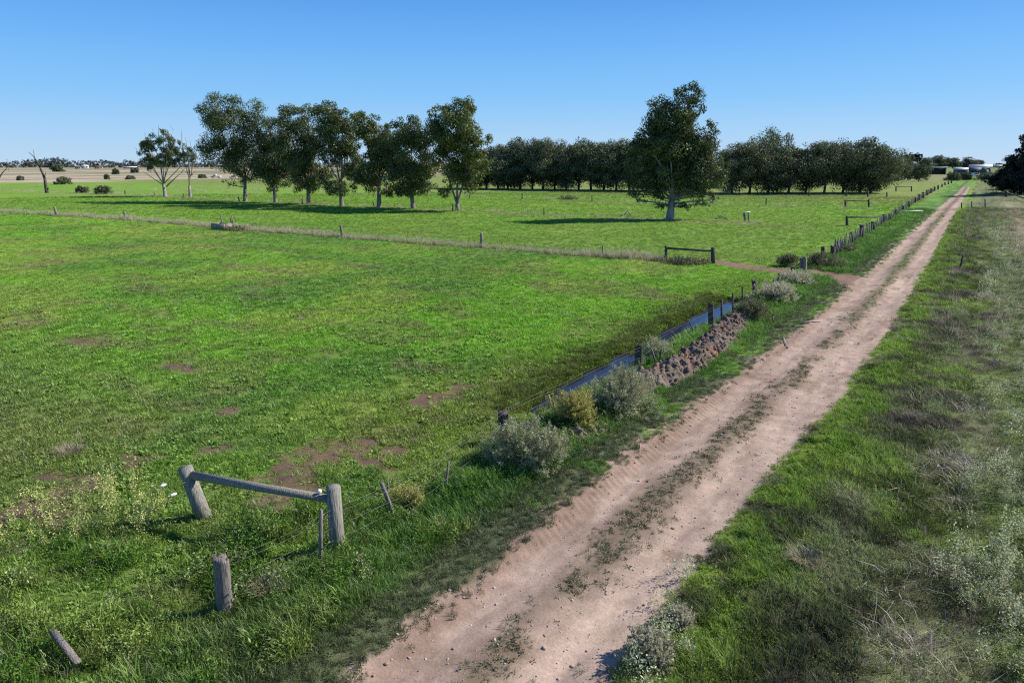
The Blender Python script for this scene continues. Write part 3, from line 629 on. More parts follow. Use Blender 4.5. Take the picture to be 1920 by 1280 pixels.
# distant wood on the horizon
rg = np.random.default_rng(7); lob = []
for px in np.arange(-260, 1930, 5.0):
    by = 314.2 + rg.uniform(-.5, .5) if px < 1700 else 312.6
    u, v = at(px, by); y = depth(u, v); k = y/F
    tp = 298.5 + 6*vnoise(px/16., 3.3, 5) - (4 if 40 < px < 130 else 0) + (3 if px > 300 else 0) + (3 if px > 1700 else 0)
    h = max(4, up_at(px, tp, y)[2]); r = k*rg.uniform(4.2, 7)
    lob.append((u, v, h*.72, r, r, h*.28)); lob.append((u+rg.uniform(-6, 6), v+rg.uniform(-6, 6), h*.28, r*1.1, r*1.1, h*.34))
me, _ = crown_mesh('distant_wood', lob, 80000, 2.4, rg, asp=.6, droop=.1, sub=7, subr=.42)
o = link_mesh('distant_wood', me, M['leaf_far']); tag(o, 'low dark wood along the whole horizon beyond the straw fields', 'wood', None, 'stuff')

# ------------------------------------------------------------------ fences
def px_pole(b, x0, y0, x1, y1, wpx, org, n=8, rough=.0, flat=1.0, sink=.15, base=None):
    u, v = base if base else at(x0, y0); y = depth(u, v); z0 = float(gz(u, v)); top = np.array(up_at(x1, y1, y)); bot = np.array([u, v, z0])
    k = (y*math.cos(PITCH)+CAMH*math.sin(PITCH))/F; d = (top-bot)/np.linalg.norm(top-bot); r = wpx*k/2
    b.tube([bot-d*sink-np.array(org), bot+d*.3*np.linalg.norm(top-bot)-np.array(org), top-np.array(org)], [r*1.04, r*1.02, r*.95], n, rough=rough, flat=flat)
    return bot, top
def split_post(org, x0, y0, x1, y1, wpx, mat, parent, name='post', seed=0):
    """old split timber: ragged section, cracked and broken top"""
    rr = random.Random(seed); u, v = at(x0, y0); y = depth(u, v); z0 = float(gz(u, v)); bot = np.array([u, v, z0]); top = np.array(up_at(x1, y1, y))
    k = (y*math.cos(PITCH)+CAMH*math.sin(PITCH))/F; r = wpx*k/2; n = 11; vs = []; L = np.linalg.norm(top-bot); d = (top-bot)/L
    a = np.cross(d, (0, 1, 0)); a /= np.linalg.norm(a); c = np.cross(d, a); prof = [rr.uniform(.78, 1.12) for _ in range(n)]; prof[3] *= .72; prof[7] *= .8
    hs = [-.2, .0, .25, .5, .75, .92, 1.0]; b = MB(); ph = rr.uniform(0, 6)
    for h in hs:
        for q in range(n):
            t = 2*math.pi*q/n+ph; e = prof[q]*r*(1+rr.uniform(-.05, .05))*(1.06-.1*h)
            hh = h*L if h < .99 else L*(1+rr.uniform(-.10, .05)); 
            vs.append(bot + d*hh + a*e*math.cos(t) + c*e*.85*math.sin(t) - np.array(org))
    q = []; m = len(hs)
    for i_ in range(m-1):
        for j in range(n): q.append((i_*n+j, i_*n+(j+1) % n, (i_+1)*n+(j+1) % n, (i_+1)*n+j))
    vs.append(bot + d*L*.93 - np.array(org)); t = [(len(vs)-1, (m-1)*n+j, (m-1)*n+(j+1) % n) for j in range(n)]
    b._add(vs, q, t); o = b.build(name, M[mat], parent); return bot, top
def wire_run(pts, parent, org, r=.004, name='wire'):
    b = MB(); b.tube([np.array(p)-np.array(org) for p in pts], r, 4, cap=False); return b.build(name, M['wire'], parent)

# near roadside fence
o0 = (FENCE_U, 5.0, 0.0); nf = thing('roadside_fence', o0, 'old post and wire fence with leaning stakes along the near left side of the track', 'fence')
tops = []
for s, (x0, y0, x1, y1, wp, mt) in enumerate([(420, 1148, 412, 1042, 36, 'post_grey'), (948, 832, 943, 770, 21, 'post_dark'), (1032, 772, 1028, 742, 9, 'post_grey'), (1197, 697, 1199, 645, 17, 'post_dark'), (1333, 617, 1332, 568, 9.5, 'post_dark'),
        (1416, 562, 1413, 525, 10, 'post_dark'), (1487, 530, 1486, 500, 8, 'post_dark'), (1507, 512, 1508, 481, 9, 'post_grey')]):
    bt, tp = split_post(o0, x0, y0, x1, y1, wp, mt, nf, 'post', s+1); tops.append((bt, tp))
for (x0, y0, x1, y1, wp, mt) in [(600, 1064, 602, 955, 9, 'post_grey'), (741, 972, 715, 905, 10, 'post_grey'), (728, 935, 727, 902, 5, 'post_grey'), (835, 924, 841, 864, 5, 'post_grey'), (1026, 806, 1008, 775, 8, 'post_grey'), (1042, 772, 1037, 752, 5, 'post_grey'), (1228, 690, 1222, 655, 4, 'post_grey'), (1236, 690, 1240, 655, 4, 'post_dark'),
        (1272, 652, 1259, 620, 4, 'post_grey'), (1303, 639, 1292, 600, 5, 'post_grey'), (1353, 606, 1353, 562, 4.5, 'post_dark'), (1374, 590, 1374, 550, 4, 'post_dark'), (1392, 576, 1392, 537, 3.5, 'post_dark'), (1444, 545, 1452, 523, 4, 'post_grey'), (1455, 540, 1462, 518, 5, 'post_grey'), (1464, 535, 1460, 512, 4, 'post_grey'), (1501, 512, 1501, 483, 3.5, 'post_grey')]:
    b = MB(); px_pole(b, x0, y0, x1, y1, wp, o0, 5, .1, .6); b.build('stake', M[mt], nf)
prev = [np.array([FENCE_U-.1, 7.1, .0]), np.array([FENCE_U+.05, 9.9, .0])]
line = [tops[0][0], np.array([*at(632, 1034), 0]), np.array([*at(836, 923), 0]), tops[1][0], tops[3][0], tops[4][0], tops[5][0], tops[7][0]]
for hgt in (.28, .52, .76, .95):
    pts = []
    for a, b_ in zip(line[:-1], line[1:]):
        for t in np.linspace(0, 1, 6, endpoint=False):
            p = a*(1-t)+b_*t; pts.append((p[0]+.07, p[1], float(gz(p[0], p[1]))+hgt*(.9 if hgt > .9 else 1)-.05*math.sin(math.pi*t)))
    wire_run(pts, nf, o0, .003)

# far roadside fence with close droppers
o1 = (FENCE_U, 55.0, 0.0); ff = thing('roadside_fence', o1, 'long picket-like wire fence running beside the far track past the dirt gateway', 'fence')
px_posts = [(1543, 482, 462, 7), (1561, 480, 460, 6), (1574, 475, 451, 9), (1597, 459, 436, 8.5), (1615, 448, 421, 6.5), (1636, 435, 415, 6.5), (1655, 422, 405, 6), (1668, 416, 400, 5.5), (1680, 407, 392, 5), (1692, 398, 385, 5), (1704, 389, 377, 4.6), (1715, 381, 370, 4.2), (1723, 376, 364, 3.8), (1731, 371, 360, 3.5), (1738, 366, 356, 3.2), (1745, 362, 353, 3), (1752, 358, 350, 3), (1759, 355, 347, 2.6), (1766, 351, 345, 2.6), (1772, 348, 342, 2.5), (1778, 346, 340, 2.5), (1784, 344, 338, 2.5)]
pp = []
for s, (x, y0, y1, wp) in enumerate(px_posts): pp.append(split_post(o1, x, y0, x+rnd.uniform(-1, 1), y1, wp*1.1, 'post_dark', ff, 'post', 40+s))
nd = 0
for a, b_ in zip(pp[1:-6], pp[2:-5]):
    for t in (.17, .34, .5, .66, .83):
        if nd >= 95: break
        p = a[0]*(1-t)+b_[0]*t; p[0] += rnd.uniform(-.06, .06); hh = rnd.uniform(.95, 1.25); z = float(gz(p[0], p[1])); b = MB()
        b.obox((p[0]-o1[0], p[1]-o1[1], z-.1), (p[0]-o1[0]+rnd.uniform(-.12, .12), p[1]-o1[1]+rnd.uniform(-.1, .1), z+hh), .085, .06); b.build('dropper', M['post_grey'], ff); nd += 1
for hgt in (.3, .6, .9): wire_run([(p[0][0], p[0][1], float(gz(p[0][0], p[0][1]))+hgt) for p in pp], ff, o1, .006)

# braced end assemblies: two posts and a rail
def brace(label, p0, p1, rail, rad, mat, name='gateway_brace'):
    org = (*at(p0[0], p0[1]), 0); t = thing(name, org, label, 'fence brace', 'two-post fence braces'); ends = []
    for (x0, y0, x1, y1, wp) in (p0, p1):
        b = MB(); ends.append(px_pole(b, x0, y0, x1, y1, wp, org, 14, .015)); b.build('post', M[mat], t, True)
    fr = rail; b = MB(); pts = [e[0]+(e[1]-e[0])*f_-np.array(org) for e, f_ in zip(ends, fr)]
    b.tube([pts[0], pts[0]*.5+pts[1]*.5+np.array([0, 0, -.01]), pts[1]], [rad*1.1, rad, rad*.95], 12, rough=.02); b.build('rail', M[mat], t, True); return t, ends
bt, ends = brace('near round-pole brace with a tilted left post and sloping rail, by the grey stump post', (383, 972, 347, 876, 27), (633, 1034, 625, 912, 27), (.86, .80), .075, 'pine_pole')
brace('brace with a grassy foot in mid paddock beside the wet patch', (1249, 489, 1249, 461, 5.5), (1337, 494, 1337, 464, 8), (.86, .78), .07, 'post_dark')
brace('dark brace joined to the picket-like fence, third from the front', (1588, 424, 1588, 405, 5), (1657, 420, 1657, 402, 6), (.86, .72), .075, 'post_dark')
brace('thin brace on the second cross fence beyond the lone gum tree', (1585, 389, 1585, 375, 3.5), (1629, 389, 1629, 374, 3.5), (.86, .84), .06, 'post_dark')
brace('smallest far brace near the end of the shorter shelter belt', (1680, 359, 1680, 349, 2.2), (1709, 359, 1709, 349, 2.2), (.9, .9), .07, 'post_dark')
u, v = at(597, 980); ins = MB(); e0, e1 = ends
pr = e0[0]+(e0[1]-e0[0])*.86; pq = e1[0]+(e1[1]-e1[0])*.8; c = pr*.09+pq*.91
for z in (.07, .10): pass
ins.tube([c+np.array([0, 0, .07]), c+np.array([0, 0, .10]), c+np.array([0, 0, .13]), c+np.array([0, 0, .15])], [.02, .04, .042, .02], 10); ino = ins.build('insulator', M['white'], None, True)
tag(ino, 'white knob insulator sitting on the rail of the near round-pole brace', 'insulator')
# electric wire with two white handles
ea = at(305, 960); ey = depth(*ea); p1 = np.array(up_at(300, 912, ey)); pz = np.array([*at(0, 1075), 0]); p0 = np.array(up_at(-30, 1052, depth(*pz[:2])))
org = (pz[0], pz[1], 0); et = thing('electric_fence_wire', org, 'slack electric fence wire ending in white handles among yellow weeds', 'fence wire')
wire_run([p0*(1-t)+p1*t+np.array([0, 0, -.10*math.sin(math.pi*t)]) for t in np.linspace(0, 1, 10)], et, org, .005)
b = MB(); dv_ = (p1-p0)/np.linalg.norm(p1-p0); q0 = p1-np.array(org); b.tube([q0, q0+dv_*.03, q0+dv_*.09, q0+dv_*.12], [.015, .03, .03, .012], 8); b.build('handle', M['white'], et)
q0 = np.array(up_at(318, 930, ey))-np.array(org); b = MB(); b.tube([q0, q0+dv_*.04, q0+dv_*.10, q0+dv_*.13], [.012, .032, .03, .02], 8); b.build('handle', M['white'], et)
b = MB(); b.tube([p1-np.array(org)+dv_*.1, q0+dv_*.05], .005, 4); b.build('wire', M['wire'], et)
b = MB(); bt0 = np.array([*ea, float(gz(*ea))]); b.tube([bt0-np.array(org)-np.array([0, 0, .1]), q0], .012, 5); b.build('stake', M['post_dark'], et)

def post_fence(label, posts, mat, wires=True, w=.1, h=None):
    o_ = (*at(posts[0][0], posts[0][1]), 0); t = thing('wire_fence', o_, label, 'fence'); L = []
    for s, (x0, y0, x1, y1, wp) in enumerate(posts): b = MB(); L.append(px_pole(b, x0, y0, x1, y1, wp, o_, 7, .05)); b.build('post', M[mat], t)
    if wires:
        for hgt in (.35, .65, .95):
            pts = []
            for a, b_ in zip(L[:-1], L[1:]):
                for tt in (0, .25, .5, .75): p = a[0]*(1-tt)+b_[0]*tt; pts.append((p[0], p[1], float(gz(p[0], p[1]))+hgt))
            pts.append((*L[-1][0][:2], L[-1][0][2]+hgt)); wire_run(pts, t, o_, .005)
    return t
post_fence('sparse post and wire fence through tan grass across the front of the green paddock', [(-60, 396, -62, 379, 4), (107, 406, 102, 388, 4.5), (237, 414, 233, 397, 4.5), (437, 430, 433, 409, 4), (642, 445, 639, 422, 5), (903, 464, 903, 437, 5.5), (1130, 482, 1130, 460, 3), (1249, 489, 1249, 468, 3)], 'post_grey')
post_fence('thin dark post fence along the row of gum trees', [(235, 366, 234, 357, 2), (290, 369, 289, 361, 2), (343, 372, 344, 363, 2), (449, 378, 447, 369, 2), (568, 384, 566, 373, 2.2), (702, 388, 699, 377, 2.2), (849, 396, 849, 383, 2.4), (1020, 403, 1020, 390, 2)], 'post_dark')
post_fence('second cross fence in front of the shelter belts', [(700, 370, 700, 362, 1.6), (880, 373, 880, 364, 1.6), (979, 375, 979, 362, 2), (1110, 378, 1110, 367, 2), (1300, 381, 1300, 370, 2), (1436, 384, 1437, 371, 2.4), (1585, 389, 1585, 378, 2)], 'post_dark')
post_fence('post fence along the foot of the shorter shelter belt', [(1386, 363, 1386, 354, 2), (1420, 364, 1420, 355, 2), (1517, 367, 1517, 357, 2.6), (1587, 368, 1587, 358, 2.8), (1627, 369, 1627, 358, 3), (1663, 369, 1663, 360, 2.4)], 'post_dark')
post_fence('post and rail fence running off to the right edge beside the dark roadside bushes', [(1803, 393, 1803, 380, 2), (1822, 390, 1822, 377, 2), (1847, 389, 1847, 374, 2), (1886, 371, 1886, 359, 4.5), (1925, 381, 1925, 371, 2.5), (1960, 388, 1960, 376, 3)], 'post_dark')
b = MB(); u, v = at(1886, 371); y = depth(u, v); p0 = np.array(up_at(1888, 361, y)); p1 = np.array([*at(1935, 384), .6]); b.tube([p0, p0*.5+p1*.5, p1], [.09, .10, .11], 7); 
o = b.build('fallen_rail', M['post_dark']); tag(o, 'dark rail leaning down from the fence post near the tall conifer', 'rail')
b = MB(); px_pole(b, 1800, 504, 1806, 478, 3.2, (0, 0, 0), 5); o = b.build('steel_picket', M['post_dark']); tag(o, 'thin dark picket leaning in the weeds right of the track', 'picket')

# small things on the ground
def stick(name, label, cat, pts, r, mat):
    b = MB(); P = []
    for (x, y_, h) in pts: u, v = at(x, y_); P.append((u, v, float(gz(u, v))+h))
    b.tube(P, np.linspace(r, r*.6, len(P)), 6, rough=.1); o = b.build(name, M[mat]); return tag(o, label, cat)
b = MB(); u0, v0 = at(107, 1225); u1, v1 = at(150, 1262); b.obox((u0, v0, float(gz(u0, v0))+.36), (u1, v1, float(gz(u1, v1))+.16), .085, .04); o = b.build('fence_picket', M['post_grey']); tag(o, 'grey picket lying in the weeds at the lower left', 'picket')
stick('fallen_branch', 'pale branch lying at the left edge of the track by the dug earth', 'branch', [(1505, 607, .05), (1525, 603, .06), (1540, 600, .04)], .045, 'dry_wood')
stick('fallen_branch', 'short bent pale stick lying at the track edge beside the tyre marks', 'branch', [(1478, 650, .03), (1472, 643, .05), (1469, 634, .07)], .02, 'dry_wood')
stick('fallen_branch', 'broken grey sticks lying beside the red earth under the yellow bush', 'branch', [(1100, 822, .08), (1088, 818, .1), (1078, 812, .2)], .02, 'dry_wood')
stick('fallen_branch', 'pale branches lying in the grass right of the lone gum tree', 'branch', [(1342, 412, .1), (1352, 409, .25), (1365, 413, .1)], .10, 'dry_wood')
stick('fallen_branch', 'heap of pale dead wood left of the lone gum trunk', 'branch', [(1166, 405, .1), (1176, 401, .5), (1184, 405, .1)], .12, 'dry_wood')
o_ = (*at(1400, 415), 0); t = thing('timber_stand', o_, 'short two-legged timber stand with a white top in the paddock right of the lone tree', 'stand'); b = MB(); e = []
b = MB(); e.append(px_pole(b, 1397, 415, 1395, 399, 4, o_, 6)); b.build('leg', M['post_grey'], t); b = MB(); e.append(px_pole(b, 1404, 415, 1403, 398, 3, o_, 6)); b.build('leg', M['post_grey'], t)
b = MB(); b.obox(e[0][1]-np.array(o_)-np.array([.15, .1, 0]), e[1][1]-np.array(o_)+np.array([.15, .1, .05]), .3, .07); b.build('top', M['white'], t)
# concrete water trough
u, v = at(417, 431); conc = plain('concrete', (.27, .225, .185), .9, .3, 3, None, .3); k = (depth(u, v)+1.6)/F
t = thing('water_trough', (u, v, float(gz(u, v))), 'weathered concrete trough between two posts on the cross fence', 'trough', rz=PSI*.2); b = MB(); L, W, H_ = 33*k/2, .55, .60
b.box(-L, L, -W, -W+.1, -.1, H_); b.box(-L, L, W-.1, W, -.1, H_); b.box(-L, -L+.1, -W+.1, W-.1, -.1, H_-.003); b.box(L-.1, L, -W+.1, W-.1, -.1, H_-.003); b.box(-L+.1, L-.1, -W+.1, W-.1, -.1, .42); b.build('basin', conc, t)
for sx in (-.78, .95): b = MB(); b.tube([(sx*L, W+.12, -.2), (sx*L-.05, W+.12, 1.35)], .07, 7); b.build('post', M['post_grey'], t)
bush('dead_brush', 438, 434, 46, 12, 'tangle of dark dead brush beside the concrete trough', 'leaf_olive', 1500, .12, 141, None, 'brush')
bush('dead_brush', 1065, 375, 40, 9, 'brown brush pile on the second cross fence before the shelter belt', 'leaf_olive', 1500, .2, 142, None, 'brush')
bush('dead_brush', 1296, 498, 84, 10, 'dark overgrown grass mound under the mid paddock brace', 'leaf_olive', 3000, .1, 143, None, 'grass mound')
b = MB(); u, v = at(1703, 401); b.obox((u-1.3, v-.6, float(gz(u, v))+.22), (u+1.5, v+1.2, float(gz(u, v))+.32), .75, .05); o = b.build('metal_sheet', plain('pale_metal', (.62, .65, .64), .45, .1, 2, None, 0, .2)); tag(o, 'pale metal sheet lying in the verge grass beside the picket-like fence', 'metal sheet')
rg = np.random.default_rng(9); b = MB(); u, v = at(1586, 472)
for q in range(4): p = np.array([u+rg.uniform(-.35, .35), v+rg.uniform(-.3, .3), float(gz(u, v))]); b.tube([p, p+np.array([.05, 0, .16]), p+np.array([.12, .02, .3]), p+np.array([.15, 0, .34])], [.06, .2, .14, .02], 7, rough=.2)
o = b.build('rubbish_bag', M['white']); tag(o, 'crumpled white rubbish bag under the small olive bush at the fence', 'bag')

# heaps of dug earth along the ditch
def earth_heap(label, path, width, height, seed, n=260):
    rg = np.random.default_rng(seed); P = np.array([at(*p) for p in path]); d = np.concatenate([[0], np.cumsum(np.hypot(*np.diff(P, axis=0).T))]); ss = np.linspace(0, d[-1], n); ts = np.linspace(-1, 1, 60)
    cx = np.interp(ss, d, P[:, 0]); cy = np.interp(ss, d, P[:, 1]); X = cx[:, None]+ts[None]*width; Y = cy[:, None]+0*ts[None]
    env = np.clip(1-ts[None]**2, 0, 1)**.8*np.minimum(1, np.minimum(ss, d[-1]-ss)/.7)[:, None]
    lump = fbm(X, Y, .8, seed, 2); clod = np.abs(fbm(X, Y, .30, seed+3, 3)-.5)*2
    Z = gz(X, Y) - .05 + env*(height*(.45+.75*lump) + .30*(clod-.25) + .12*(np.abs(fbm(X, Y, .13, seed+17, 2)-.5)*2-.25))
    X2 = X + (fbm(X, Y, .3, seed+7)-.5)*.2
    vs = [np.stack([X2.ravel(), Y.ravel(), Z.ravel()], 1)]; m = 60; i = (np.arange(n-1)[:, None]*m+np.arange(m-1)[None]).ravel(); fs = [np.stack([i, i+1, i+m+1, i+m], 1)]; tot = len(vs[0])
    # loose clods turned out by the digger
    la = np.linspace(-np.pi/2, np.pi/2, 7); lo = np.linspace(0, 2*np.pi, 10); A, O = np.meshgrid(la, lo, indexing='ij'); sx, sy, sz = (np.cos(A)*np.cos(O)).ravel(), (np.cos(A)*np.sin(O)).ravel(), np.sin(A).ravel()
    j = (np.arange(6)[:, None]*10+np.arange(9)[None]).ravel(); cf_ = np.stack([j, j+1, j+11, j+10], 1)
    for q in range(int(d[-1]*70)):
        a, t_ = rg.integers(3, n-3), rg.integers(4, 56); rr = .022+.075*rg.uniform()**2.2; base = np.array([X2[a, t_], Y[a, t_], Z[a, t_]-rr*.15])
        k_ = rg.uniform(0, 50); fac = .45 + 1.1*vnoise(sx*1.9+k_, sy*1.9+sz*2.3+k_, 5) ; sq = rg.uniform(.65, 1.25, 3)
        P3 = np.stack([sx*fac*sq[0], sy*fac*sq[1], sz*fac*sq[2]*.8], 1)*rr; ca, sa = math.cos(k_), math.sin(k_); P3 = np.stack([P3[:, 0]*ca-P3[:, 1]*sa, P3[:, 0]*sa+P3[:, 1]*ca, P3[:, 2]+P3[:, 0]*.35], 1)
        vs.append(base+P3); fs.append(cf_+tot); tot += len(P3)
    vs = np.concatenate(vs); fs = np.concatenate(fs); org = vs.mean(0); me = mesh_np('earth_heap', vs-org, fs); x_, y_ = vs[:, 0], vs[:, 1]
    red = sm(fbm(x_, y_, .7, seed+11, 2), .64, .74); c = lerp(col3(.125, .095, .075), col3(.26, .205, .165), fbm(x_, y_, .25, seed+13)); c = lerp(c, col3(.32, .16, .09), red*.6)
    fattr(me, 'rough', np.full(len(vs), .6)); cattr(me, 'Col', c); o = link_mesh('earth_heap', me, M['ground']); o.location = org; return tag(o, label, 'earth heap')
earth_heap('long heap of freshly dug brown clods between the ditch and the grass verge', [(1200, 735), (1245, 712), (1300, 678), (1345, 645), (1370, 618), (1402, 595)], .60, .40, 201)
earth_heap('small reddish earth heap under the yellow bush', [(1030, 838), (1062, 832), (1095, 820), (1150, 798)], .30, .20, 207, 60)

# ------------------------------------------------------------------ far buildings and vehicles
M['roof_white'] = plain('white_roof', (.72, .72, .72), .5, .06, .5); M['wall_cream'] = plain('cream_wall', (.52, .46, .40), .8, .08, .5); M['brick'] = plain('red_brick', (.20, .10, .075), .9, .2, 2)
M['dark_in'] = plain('shed_steel', (.10, .10, .115), .7, .2, 1); M['glass'] = plain('window_glass', (.03, .035, .04), .15, .1, 1, None, 0, 0, .5); M['paint'] = plain('white_paint', (.75, .75, .76), .3, .03, 1, None, 0, 0, .5); M['tyre'] = plain('tyre_rubber', (.03, .03, .03), .9); M['rim'] = plain('wheel_rim', (.5, .5, .5), .4, .1, 3, None, 0, .8)
M['green_tank'] = plain('green_tank', (.05, .12, .10), .6, .1)
def house(px, by, wpx, hw, hr, dep, label, wall, roof, rz=PSI, name='house', wins=3, cat='house'):
    u, v = at(px, by); k = (depth(u, v)+1.6)/F; W = wpx*k; t = thing(name, (u, v, float(gz(u, v))), label, cat, 'far farm buildings', rz)
    b = MB(); b.box(-W/2, W/2, 0, dep, -.6, hw); b.build('wall', M[wall], t)
    b = MB(); b.prism([(-dep/2-.5, -.15), (0, hr), (dep/2+.5, -.15), (dep/2+.5, -.02), (0, hr+.16), (-dep/2-.5, -.02)], (-W/2-.5, W/2+.5))
    for a in b.v: x = a[:, 0].copy(); a[:, 0] = a[:, 1]; a[:, 1] = x+dep/2; a[:, 2] += hw
    b.build('roof', M[roof], t)
    b = MB(); 
    for sgn in (-1, 1): b._add([(sgn*W/2, .02, hw), (sgn*W/2, dep-.02, hw), (sgn*W/2, dep/2, hw+hr-.1), (sgn*(W/2-.1), .02, hw), (sgn*(W/2-.1), dep-.02, hw), (sgn*(W/2-.1), dep/2, hw+hr-.1)], [(0, 1, 4, 3), (1, 2, 5, 4), (2, 0, 3, 5)], [(0, 2, 1), (3, 4, 5)])
    b.build('gable', M[wall], t)
    for q in range(wins):
        x = -W/2 + W*(q+.5)/wins; b = MB(); b.box(x-.9, x+.9, -.06, .0, hw*.35, hw*.78); w_ = b.build('window', M['glass'], t); b = MB(); b.box(x-1, x+1, -.12, -.065, hw*.29, hw*.34); b.build('sill', M['paint'], w_)
    b = MB(); x = -W/2+W*.12; b.box(x-.5, x+.5, -.05, .0, 0, 2.1); b.build('door', M['dark_in'], t); t.rotation_euler.z = rz - math.atan((px-960)/1322); return t
house(160, 316.2, 11, 4.5, 1.2, 10, 'white farm shed far across the straw field, brightest of the distant buildings', 'roof_white', 'roof_white', wins=2)
house(146, 316.6, 9, 3, 1.2, 8, 'pinkish low house just left of the bright white farm shed', 'wall_cream', 'brick')
house(185, 316.4, 13, 3.4, 1.6, 8, 'cream house with reddish roof right of the bright white farm shed', 'wall_cream', 'brick')
house(244, 316.2, 22, 2.6, 1.0, 9, 'long low white-roofed house near the round straw-field bush', 'wall_cream', 'roof_white', wins=6)
# open shed
u, v = at(1752, 327); k = (depth(u, v)+1.6)/F; W = 36*k; Hh = up_at(1752, 312.5, depth(u, v))[2]; t = thing('open_shed', (u, v, float(gz(u, v))), 'open-fronted dark shed with a white fascia beside the far track', 'shed', 'far farm buildings', PSI)
b = MB(); b.box(-W/2, W/2, 8, 8.2, -.5, Hh-.6); b.box(-W/2, -W/2+.15, 0, 8, -.5, Hh-.3); b.box(W/2-.15, W/2, 0, 8, -.5, Hh-.35); t.rotation_euler.z = PSI-math.atan((1752-960)/1322); b.build('wall', M['dark_in'], t)
b = MB(); b.obox((0, -.6, Hh+.05), (0, 8.4, Hh-.5), W+.6, .15); b.build('roof', M['roof_white'], t); b = MB(); b.box(-W/2-.3, W/2+.3, -.85, -.68, Hh-.75, Hh+.1); b.build('fascia', M['roof_white'], t)
for f_ in (-.17, .17): b = MB(); b.tube([(W*f_, .1, -.4), (W*f_, .1, Hh-.1)], .12, 6); b.build('post', M['dark_in'], t)
b = MB(); b.obox((W/2-.15, .1, -.4), (W/2-.15, .1, Hh-.1), .5, .4, (0, 1, 0)); b.build('post', M['roof_white'], t)
house(1836, 327, 34, 5.4, 1.1, 9, 'two-level farm house with a long white roof behind the white car', 'wall_cream', 'roof_white', wins=4)
house(1800, 326, 22, 3.2, 1.2, 8, 'low grey-roofed farm building left of the gabled shed', 'dark_in', 'roof_white', wins=2)
house(1826, 328.5, 17, 3.2, 1.7, 9, 'dark gabled shed directly behind the white car', 'dark_in', 'dark_in', PSI, 'gabled_shed', 2, 'shed')
house(1868, 314.6, 16, 4.0, 1.3, 10, 'tiny pale farm building between the far house and the tall conifer', 'wall_cream', 'roof_white', wins=3)
u, v = at(1844, 329.5); t = thing('water_tank', (u, v, float(gz(u, v))), 'dark green round water tank beside the far farm house', 'tank', 'far farm buildings'); b = MB(); b.tube([(0, 0, -.3), (0, 0, 3.4)], 2.2, 20); b.build('body', M['green_tank'], t, False)
b = MB(); b.tube([(0, 0, 3.402), (0, 0, 3.8)], [2.25, .5], 20); b.build('lid', M['green_tank'], t)

def vehicle(name, px, by, label, kind, rz):
    u, v = at(px, by); t = thing(name, (u, v, float(gz(u, v))), label, kind, None, rz)
    body = [(-2.6, .45), (-2.6, .95), (-.4, 1.0), (-.3, 1.0), (1.1, 1.05), (2.3, .92), (2.6, .75), (2.6, .42)]
    cab = [(-.5, 1.0), (-.35, 1.72), (.35, 1.78), (.75, 1.7), (1.35, 1.05)] if kind == 'pickup' else [(-2.2, .98), (-1.6, 1.5), (-.2, 1.6), (.5, 1.52), (1.3, 1.05)]
    b = MB(); b.prism(body, (-.9, .9)); b.build('body', M['paint'], t); b = MB(); b.prism(cab, (-.78, .78)); b.build('cabin', M['paint'], t)
    for sy in (-1, 1):
        b = MB(); xs = (-.3, .95) if kind == 'pickup' else (-1.6, .8); b._add([(xs[0], sy*.785, 1.12), (xs[1], sy*.785, 1.12), (xs[1]-.3, sy*.785, 1.55), (xs[0]+.15, sy*.785, 1.5)], [(0, 1, 2, 3) if sy < 0 else (3, 2, 1, 0)]); b.build('window', M['glass'], t)
        for x in (-1.6, 1.6):
            b = MB(); b.tube([(x, sy*.72, .36), (x, sy*.94, .36)], .36, 16); wh = b.build('wheel', M['tyre'], t); b = MB(); b.tube([(x, sy*.93, .36), (x, sy*.95, .36)], .2, 12); b.build('rim', M['rim'], wh)
    if kind == 'pickup':
        b = MB(); b.box(-2.55, -.55, -.82, .82, .952, 1.02); b.build('tray', M['dark_in'], t)
    for sy in (-.6, .6): b = MB(); b.box(2.56, 2.63, sy-.18, sy+.18, .68, .82); b.build('headlight', M['rim'], t)
    return t
vehicle('pickup_truck', 405, 333.2, 'white pickup truck parked in the far field between two gum trees', 'pickup', PSI+math.pi)
vehicle('parked_car', 1827, 330.5, 'white car parked in front of the dark gabled shed at the far farm', 'car', PSI+math.pi).scale = (1.35, 1.2, 1.2)
# power pole and line
def pole(px, by, tp, label, wire_to=None):
    u, v = at(px, by); y = depth(u, v); h = up_at(px, tp, y)[2]; z = float(gz(u, v)); t = thing('power_pole', (u, v, z), label, 'power pole'); b = MB(); b.tube([(0, 0, -.5), (0, 0, h)], [.18, .13], 8); b.build('shaft', M['post_grey'], t)
    b = MB(); b.obox((-1.2*CP, -1.2*SP, h-.5), (1.2*CP, 1.2*SP, h-.5), .12, .14); b.build('crossarm', M['post_grey'], t); return np.array([u, v, z+h-.4])
pa = pole(1888, 334, 292, 'thin power pole in front of the small far pine'); pb = pole(17, 322, 298, 'pale power pole at the left edge before the horizon wood')
